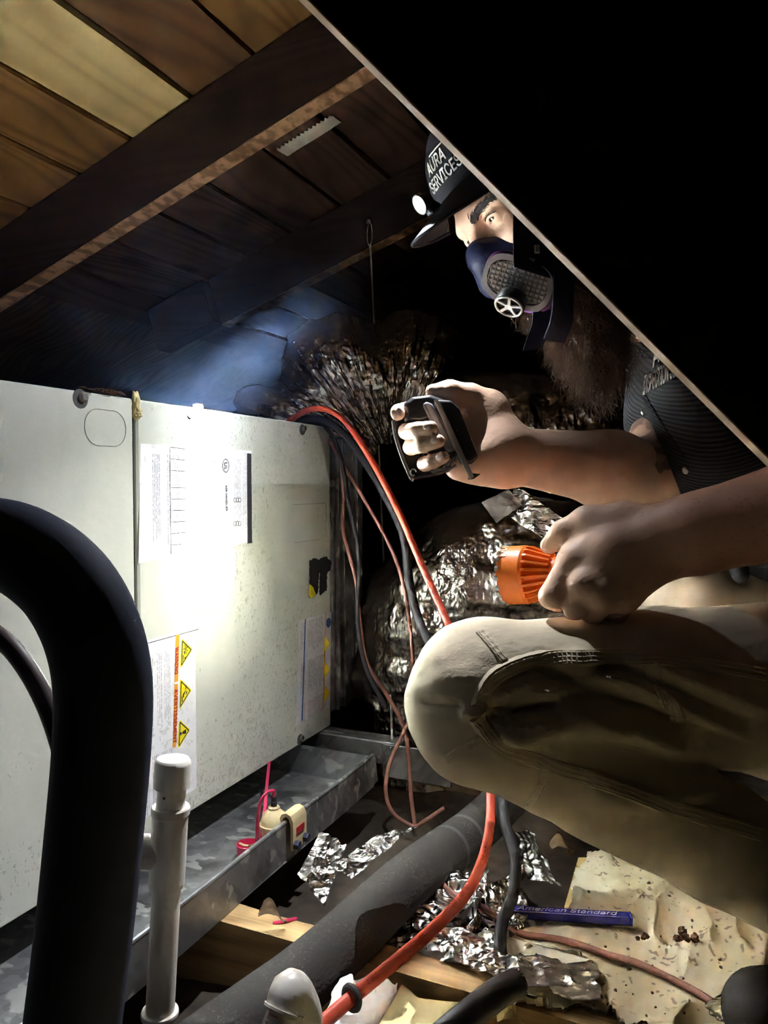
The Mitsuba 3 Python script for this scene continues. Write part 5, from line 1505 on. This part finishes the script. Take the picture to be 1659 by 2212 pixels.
# ------------------------------------------------------------------ clothes
sb = Body()
sb.cone(NB + [0.05, 0.01, -0.04], at(1590, 880, 1.07), 0.095, 0.128, 0.05)
sb.cone(at(1590, 880, 1.07), at(1700, 1080, 1.05), 0.130, 0.128, 0.05)
sb.cone(at(1700, 1080, 1.05), PV + [0, 0, 0.02], 0.128, 0.135, 0.05)
sb.cone(NB + [0.05, 0.01, -0.03], RS, 0.075, 0.070, 0.05)
sle = RS + (RE - RS) * 0.60
sb.cone(RS, sle, 0.068, 0.056, 0.04)
sb.cone(at(1560, 900, 1.0), at(1600, 1060, 0.97), 0.075, 0.080, 0.05)
sb.cone(at(1482, 860, 0.945), at(1560, 985, 0.915), 0.050, 0.053, 0.03)
sb.cone(at(1560, 985, 0.915), at(1605, 1070, 0.93), 0.053, 0.060, 0.03)
sb.cone(NB + [0.06, 0, -0.03], LS, 0.07, 0.072, 0.05)
sb.cone(LS, LS + (LE - LS) * 0.55, 0.070, 0.064, 0.03)


def fold_d(p):
    q = p @ np.array([[0.9, 0.2, 0.3], [0.1, 1, 0.2], [-0.4, 0.1, 0.9]]).T
    return 0.0085 * (meshkit.fbm(q * [14, 14, 5], 3, 91) - 0.5)


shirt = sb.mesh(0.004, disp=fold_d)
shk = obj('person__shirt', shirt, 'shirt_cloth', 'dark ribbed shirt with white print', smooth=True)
ss_ = Skin(shirt, [-0.42, -0.88, 0.15], UZ)
tx_d = at(1478, 808, 0.95) - at(1393, 848, 0.95); tx_d /= np.linalg.norm(tx_d)
tn = ss_.n
ty_d = np.cross(tn, tx_d); ty_d /= np.linalg.norm(ty_d)
vw_ = CAM - at(1430, 800, 0.95)
sv_ = Skin(shirt, vw_, UZ)
o1_ = at(1390, 853, 0.95)
tx_d = at(1470, 806, 0.95) - o1_; tx_d /= np.linalg.norm(tx_d)
ty_d = sv_.y
for s_, oo, hh_, w_ in (('INSPECTION SERVICES', o1_, 0.0215, 0.066), ('AURA', o1_ + ty_d * 0.0275 + tx_d * 0.012, 0.030, 0.046)):
    m = text2(s_, hh_, 0.0006)
    m.vertices = m.vertices * [w_ / m.bounds[1][0], 1, 1]
    obj(shk + '__lettering', sv_.wrap(m.subdivide_to_size(0.005), oo, tx_d, ty_d, 0.0008), 'print_white')
for q in ((1386, 886), (1489, 1035)):
    p0, n0 = ss_.put(at(q[0], q[1], 0.95)[None], 0.0)
    k_ = obj(shk + '__snap', lathe([(0.0048, -0.001), (0.0048, 0.001), (0.0036, 0.0022), (0.0005, 0.0026)], p0[0], n0[0], 20), 'silver_trim', 'silver snap', smooth=35)
pl_ = [ss_.put(at(x, y, 0.95)[None], 0.0006)[0][0] for x, y in zip(np.linspace(1395, 1490, 30), np.linspace(855, 1010, 30) + 6 * np.sin(np.linspace(0, 3, 30)))]
obj(shk + '__placket_edge', tube(np.array(pl_), 0.0013, 6), 'shirt_cloth')

KN = at(1050, 1512, 0.715)
HPL = at(1960, 1480, 0.83)
ANK = at(1830, 1985, 0.79)
tb = Body()
tb.chain([KN + np.array([0.004, 0, 0.006]), KN + (HPL - KN) * 0.35 + UZ * 0.012, HPL], [0.066, 0.071, 0.102], 0.02)
tb.chain([KN + np.array([0.002, 0, -0.012]), KN + (ANK - KN) * 0.30 + np.array([0.0, 0.01, -0.006]), KN + (ANK - KN) * 0.62, ANK], [0.065, 0.063, 0.058, 0.050], 0.012)
tb.ell(KN + np.array([-0.012, 0, 0.0]), np.eye(3), (0.060, 0.062, 0.070), 0.03)
RK = at(1490, 1345, 1.0)
tb.chain([RK, at(1900, 1400, 1.10)], [0.076, 0.105], 0.03)
tb.chain([RK, at(1560, 1560, 1.06), at(1850, 1670, 1.12)], [0.070, 0.058, 0.05], 0.02)
tb.cone(HPL, at(1900, 1400, 1.10), 0.102, 0.108, 0.06)
tb.cone(at(1900, 1400, 1.0), PV, 0.12, 0.125, 0.06)
SY = 0.655                                            # the near side of the leg lies about here


def side(px, py):
    q = at(px, py, SY)
    return q[[0, 2]]


folds = [  # ridges (+) and creases (-) on the side of the leg, in the leg's own upright plane
    ([(1060, 1532), (1200, 1470), (1330, 1455)], -0.006, 0.006), ([(1075, 1545), (1240, 1520), (1420, 1560), (1659, 1660)], -0.011, 0.010),
    ([(1150, 1490), (1300, 1560), (1500, 1640)], 0.007, 0.010), ([(1190, 1450), (1350, 1520), (1560, 1650)], -0.006, 0.007), ([(1260, 1445), (1400, 1500), (1659, 1640)], 0.006, 0.009),
    ([(1330, 1450), (1470, 1500), (1659, 1590)], -0.006, 0.007), ([(1400, 1450), (1560, 1510), (1700, 1560)], 0.006, 0.009), ([(1000, 1535), (1060, 1538), (1110, 1545)], 0.006, 0.004), ([(985, 1527), (910, 1533)], -0.006, 0.005),
    ([(1060, 1552), (1110, 1556), (1160, 1550)], 0.006, 0.004), ([(1040, 1545), (1110, 1549), (1200, 1532)], -0.007, 0.004), ([(1300, 1740), (1500, 1790), (1700, 1740)], 0.007, 0.014), ([(1400, 1800), (1560, 1790), (1700, 1760)], -0.005, 0.008),
    ([(1090, 1600), (1200, 1575), (1330, 1590)], 0.005, 0.010), ([(1045, 1510), (1090, 1470), (1180, 1440)], -0.006, 0.006), ([(1045, 1560), (1090, 1610), (1180, 1650)], -0.006, 0.006)]
fl = []
for q, amp, wd_ in folds:
    c = spline(np.array([np.append(side(*k), 0) for k in q]), 40)[:, :2]
    fl.append((cKDTree(c), amp, wd_))
trm = tb.mesh(0.0036)
v, n = np.array(trm.vertices), vnormals(trm)
fac = np.clip(-n[:, 1] * 1.5, 0, 1) * (v[:, 1] < 0.78)
d = np.zeros(len(v))
for t_, amp, wd_ in fl:
    dist, _ = t_.query(v[:, [0, 2]])
    d += 1.5 * amp * np.exp(-(dist / wd_) ** 2)
d = d * fac + 0.006 * (meshkit.fbm(v * [14, 14, 24], 3, 95) - 0.5)
trm.vertices = v + n * d[:, None]
tk = obj('person__trousers', trm, 'khaki', 'khaki work trousers with triple stitching', smooth=True)
ts = Skin(trm, [-0.12, -0.98, 0.12], UZ)


def seam(q, rows=3, gap=0.0042, name='seam', flat=True):
    """a felled seam lying on the trousers with rows of stitches"""
    c = spline(np.array([at(x, y, SY) for x, y in q]), 200)
    p0, nn = ts.put(c, 0.0)
    k_ = np.ones(9) / 9
    sm_ = np.stack([np.convolve(np.pad(p0[:, i], 4, mode='edge'), k_, 'valid') for i in range(3)], 1)
    t_ = np.gradient(sm_, axis=0); t_ /= np.linalg.norm(t_, axis=1, keepdims=True) + 1e-9
    sd = np.cross(nn, t_); sd /= np.linalg.norm(sd, axis=1, keepdims=True)
    W = gap * rows
    prof = [(-W / 2 - 0.0012, -0.003), (-W / 2, 0.0020), (0, 0.0024), (W / 2, 0.0020), (W / 2 + 0.0012, -0.003)]
    if name == 'panel_seam': prof = [(a, b * 0.7) for a, b in prof]
    pk_ = 0.0002 * np.sin(np.append(0, np.cumsum(np.linalg.norm(np.diff(sm_, axis=0), axis=1))) * 900)[:, None]
    P = np.stack([sm_ + sd * a + nn * (b + pk_) for a, b in prof], 1)
    sk_ = obj(tk + '__' + name, grid_mesh(P), 'khaki_seam', smooth=40)
    st_ = []
    seg = np.linalg.norm(np.diff(sm_, axis=0), axis=1); s_ = np.append(0, np.cumsum(seg))
    for r in range(rows):
        off = (r - (rows - 1) / 2) * gap
        for a in np.arange(0, s_[-1] - 0.003, 0.0042):
            q_ = [np.array([np.interp(a + b, s_, (sm_ + sd * off + nn * (0.0017 if name == 'panel_seam' else 0.0026))[:, i]) for i in range(3)]) for b in (0, 0.0028)]
            st_.append(tube(np.array(q_), 0.00055, 4))
    obj(sk_ + '__stitching', cat_m(*st_), 'khaki_thread')


seam([(1036, 1528), (1040, 1500), (1062, 1468), (1095, 1448), (1150, 1432), (1230, 1425), (1320, 1426), (1430, 1432), (1560, 1446), (1700, 1470)])
seam([(1030, 1538), (1042, 1570), (1062, 1592), (1110, 1625), (1180, 1656), (1300, 1700), (1420, 1748), (1540, 1795), (1700, 1850)])
seam([(1036, 1368), (1062, 1395), (1090, 1428)], 2, 0.0036, 'panel_seam')
seam([(962, 1648), (1000, 1618), (1046, 1590)], 2, 0.0036, 'panel_seam')
seam([(1150, 1766), (1168, 1720), (1186, 1662)], 2, 0.0045, 'panel_seam')
seam([(1415, 1438), (1440, 1500), (1480, 1560), (1500, 1590)], 3, 0.0042, 'panel_seam')
# boot at the lower right corner, and something dark hanging at the belt
bt_ = Body()
bt_.chain([at(1655, 2190, 0.62), at(1800, 2190, 0.66), at(1900, 2150, 0.72)], [0.034, 0.040, 0.045], 0.03)
bt_.cone(at(1880, 2120, 0.73), ANK, 0.045, 0.052, 0.03)
bm_ = bt_.mesh(0.004)
bm_.vertices[:, 2] = np.maximum(bm_.vertices[:, 2], 0.012)
plain('boot_leather', (0.018, 0.017, 0.016), 0.65, spec=0.25)
obj('person__boot', bm_, 'boot_leather', 'black boot', smooth=True)
pc = Body().cone(at(1592, 1215, 0.93), at(1600, 1243, 0.915), 0.012, 0.010, 0.01).mesh(0.003)
obj('person__belt_tab', pc, 'black_plastic', smooth=True)

# ------------------------------------------------------------------ the torch in the near hand
tr = thing('torch', 'orange finned torch held in the fist resting on the knee', 'torch')
ta = (TORCH_AIM - TORCH); ta[2] = -0.012; ta = np.array([-0.85, 0.52, -0.10]); ta /= np.linalg.norm(ta)
plain('torch_orange', (0.70, 0.165, 0.018), 0.4)
tc = at(1096, 1243, 0.80) - ta * 0.0
rr_ = 0.0305
obj(tr + '__head_ring', lathe([(rr_ * 0.80, -0.026), (rr_ * 0.93, -0.026), (rr_ * 1.0, -0.023), (rr_ * 1.0, -0.003), (rr_ * 0.985, 0.0), (rr_ * 0.90, 0.0), (rr_ * 0.88, -0.004), (0.0005, -0.006)], tc, ta, 48), 'torch_orange', smooth=30)
obj(tr + '__bezel', cat_m(*[lathe([(0.0032, -0.002), (0.0032, 0.0015), (0.0005, 0.002)], tc + (math.cos(t) * np.cross(ta, UZ) + math.sin(t) * np.cross(ta, np.cross(ta, UZ))) * rr_ * 0.93, ta, 8) for t in np.linspace(0, 2 * math.pi, 18, endpoint=False)]), 'silver_trim')
fins = []
fu, fv = np.cross(ta, UZ), np.cross(ta, np.cross(ta, UZ))
fu, fv = fu / np.linalg.norm(fu), fv / np.linalg.norm(fv)
obj(tr + '__neck', lathe([(0.0005, -0.066), (0.016, -0.066), (0.0165, -0.058), (0.0175, -0.048), (0.023, -0.026), (0.0005, -0.026)], tc, ta, 32), 'torch_orange', smooth=30)
for k in range(22):
    t = k * 2 * math.pi / 22
    d_ = math.cos(t) * fu + math.sin(t) * fv
    obj(tr + '__fin', prism([(0, rr_ * 0.55), (0.0, rr_ * 0.97), (0.004, rr_ * 0.97), (0.026, rr_ * 0.68), (0.026, rr_ * 0.5)], tc - ta * 0.0255 + np.cross(ta, d_) * 0.0011, -ta, d_, 0.0024), 'torch_orange')
hb = obj(tr + '__handle', lathe([(0.0005, -0.135), (0.0135, -0.135), (0.0155, -0.128), (0.0155, -0.07), (0.0165, -0.062), (0.0005, -0.060)], tc, ta, 28), 'torch_orange', smooth=30)
obj(hb + '__grip', lathe([(0.0158, -0.122), (0.0163, -0.120), (0.0163, -0.080), (0.0158, -0.078)], tc, ta, 28), 'black_plastic')
obj(hb + '__switch', blob(tc - ta * 0.062 + np.array([0, -0.006, 0.0155]), 0.0065, 4, 0.0, 2, (1.4, 1, .6)), 'black_plastic', smooth=True)
m = text2('Dorcy'[:2] + 'r', 0.008, 0.0004)
tsk = Skin(trimesh.Trimesh(*(lambda q: (q.vertices, q.faces))(lathe([(rr_, -0.024 + 0.0023 * k) for k in range(10)], tc, ta, 96)), process=False), [-0.0, -0.8, 0.6], UZ)
mt = text2('Dor', 0.009, 0.0003)
xd = np.cross(ta, tsk.n); xd = xd / np.linalg.norm(xd)
if xd[2] < 0: xd = -xd
obj(tr + '__lettering', tsk.wrap(mt, at(1092, 1202, 0.775), xd, np.cross(tsk.n, xd), 0.0002), 'switch_tan')

# ------------------------------------------------------------------ the instrument in the raised hand
gn = thing('handheld_meter', 'black handheld meter with silver trim gripped in the raised hand', 'meter')
VX, VY = np.array([1.0, 0, 0]), np.array([0, math.sin(PITCH), math.cos(PITCH)])
VN = np.cross(VX, VY)                                    # towards the camera


def plate(name, q, d, th, m, bev=0.0012, smooth=False, parent=gn, holes=()):
    c = np.array([at(x, y, d) for x, y in q])
    o = c.mean(0)
    poly = Polygon([((p - o) @ VX, (p - o) @ VY) for p in c], [[((at(x, y, d) - o) @ VX, (at(x, y, d) - o) @ VY) for x, y in h] for h in holes]).buffer(0)
    base = prism(poly, o - VN * (th - bev), VX, VY, th - bev)
    inn = poly.buffer(-bev)
    if not inn.is_empty:
        top = prism(inn, o, VX, VY, bev)
        a_ = np.array(poly.exterior.coords)[:-1]
        base = cat_m(base, top)
    return obj(f'{parent}__{name}', base, m, smooth=smooth)


def rounded(name, q, d, th, m, r=0.004, parent=gn):
    """solid with softened edges: stacked offsets of the outline"""
    c = np.array([at(x, y, d) for x, y in q]); o = c.mean(0)
    poly = Polygon([((p - o) @ VX, (p - o) @ VY) for p in c]).buffer(0)
    poly = poly.buffer(-r * .8).buffer(r * .8)
    cs_ = np.array([poly.exterior.interpolate(s, normalized=True).coords[0] for s in np.linspace(0, 1, 90, endpoint=False)])
    L_ = []
    ctr = cs_.mean(0)
    w_ = np.linalg.norm(cs_ - ctr, axis=1).mean()
    for a in np.linspace(0, math.pi / 2, 7):
        L_.append((1 - (r / w_) * (1 - math.cos(math.pi / 2 - a)) * 1.0, -r + r * math.cos(math.pi / 2 - a) * 0 + r * math.sin(a) * 1.0))
    rings = [(1 - r / w_ * (1 - math.cos(a)), -r + r * math.sin(a)) for a in np.linspace(0, math.pi / 2, 7)]
    lay = [(1 - r / w_ * 0.6, -th), (1.0, -th + r)] + rings + [(0.02, 0)]
    V = np.vstack([o + ((ctr + (cs_ - ctr) * s)[:, :1] * VX + (ctr + (cs_ - ctr) * s)[:, 1:] * VY) + VN * z for s, z in lay])
    n = len(cs_); i = np.arange(n); F = []
    for k in range(len(lay) - 1):
        a, b = k * n + i, k * n + (i + 1) % n
        F += [np.stack([a, b, b + n], 1), np.stack([a, b + n, a + n], 1)]
    m_ = trimesh.Trimesh(V, np.vstack(F), process=False)
    m_.fix_normals()
    return obj(f'{parent}__{name}', m_, m, smooth=40)


rounded('body', [(935, 862), (975, 864), (992, 880), (1035, 985), (1022, 1000), (1000, 1003), (965, 925), (945, 890)], 0.822, 0.026, 'black_plastic', 0.004)
rounded('barrel', [(872, 870), (890, 856), (930, 851), (965, 863), (968, 880), (932, 906), (905, 914), (872, 910)], 0.832, 0.026, 'black_plastic', 0.007)
plate('trim_bar', [(938, 864), (945, 862), (955, 876), (1024, 1030), (1016, 1036), (984, 972), (947, 886)], 0.819, 0.006, 'silver_trim', 0.0012)
plate('foot', [(1010, 1012), (1018, 1022), (1038, 1024), (1024, 1034), (1014, 1036)], 0.822, 0.01, 'black_plastic')
rounded('ridge', [(913, 872), (922, 867), (934, 872), (952, 902), (988, 966), (982, 974), (968, 977), (940, 930)], 0.824, 0.016, 'grey_plastic', 0.003)
plate('ridge_inset', [(921, 876), (928, 874), (945, 900), (972, 955), (964, 958), (944, 920)], 0.8225, 0.004, 'silver_trim', 0.0008)
rounded('grip', [(893, 905), (945, 900), (985, 975), (975, 1018), (935, 1024), (915, 1000)], 0.842, 0.026, 'black_plastic', 0.006)
rounded('guard', [(847, 905), (862, 898), (880, 905), (900, 960), (930, 1005), (962, 1014), (960, 1024), (930, 1030), (893, 1036), (884, 1034), (866, 985), (852, 945)], 0.850, 0.012, 'black_plastic', 0.003)
obj(gn + '__guard_edge', tube(spline([at(849, 908, .846), at(855, 945, .846), at(868, 985, .846), at(887, 1031, .846), at(893, 1036, .846)], 40), 0.0022, 8), 'grey_plastic', smooth=True)
for k in range(4):
    o_ = at(962 + 8 * k, 1003 - 4.5 * k, 0.824)
    obj(gn + '__rib', frame_box(o_, [0.42, 0, 0.9], [0.9, 0, -0.42], [0, -1, 0], 0.0085, 0.0026, 0.008, 0.0005), 'grey_plastic' if k != 1 else 'silver_trim')
obj(gn + '__lanyard_ring', tube(np.array([at(893, 1020, .842) + 0.003 * np.array([math.cos(t), 0, math.sin(t) * 1.2]) for t in np.linspace(0, 5.2, 20)]), 0.0008, 6), 'silver_trim')
obj(gn + '__latch', tube(spline([at(943, 1024, .832), at(965, 1016, .830), at(985, 1005, .828)], 12), 0.0016, 8), 'grey_plastic')

# ------------------------------------------------------------------ haze volume added in place of the glare above the air handler
hz0, hz1 = G(0.87, 0.74, 0.74) - [0.34, 0.34, 0.24], G(0.87, 0.74, 0.74) + [0.34, 0.34, 0.30]
N_ = 40
zz, yy, xx = np.meshgrid(*[np.linspace(0, 1, N_)] * 3, indexing='ij')
q_ = np.stack([hz0[0] + (hz1[0] - hz0[0]) * xx, hz0[1] + (hz1[1] - hz0[1]) * yy, hz0[2] + (hz1[2] - hz0[2]) * zz], -1)
ctr_ = G(0.87, 0.70, 0.66)
r_ = np.linalg.norm((q_ - ctr_) / [1.0, 1.0, 1.15], axis=-1)
den = np.exp(-(r_ / 0.21) ** 2) * (0.7 + 0.6 * meshkit.fbm(q_ * 7, 3, 5))
edge_f = np.minimum.reduce([xx, yy, zz, 1 - xx, 1 - yy, 1 - zz])
den = den * np.clip(edge_f / 0.12, 0, 1)
scene['glare_haze'] = {'type': 'cube', 'to_world': T().translate(((hz0 + hz1) / 2).tolist()).scale(((hz1 - hz0) / 2).tolist()), 'bsdf': {'type': 'null'},
                      'interior': {'type': 'heterogeneous', 'scale': HAZE, 'albedo': col((0.30, 0.48, 0.95)),
                                   'sigma_t': {'type': 'gridvolume', 'grid': mi.VolumeGrid(den[..., None].astype(np.float32)), 'to_world': T().translate(hz0.tolist()).scale((hz1 - hz0).tolist())}}}
labels['glare_haze'] = {'label': 'bluish haze volume added in place of the glare above the air handler', 'category': 'haze', 'kind': 'stuff'}
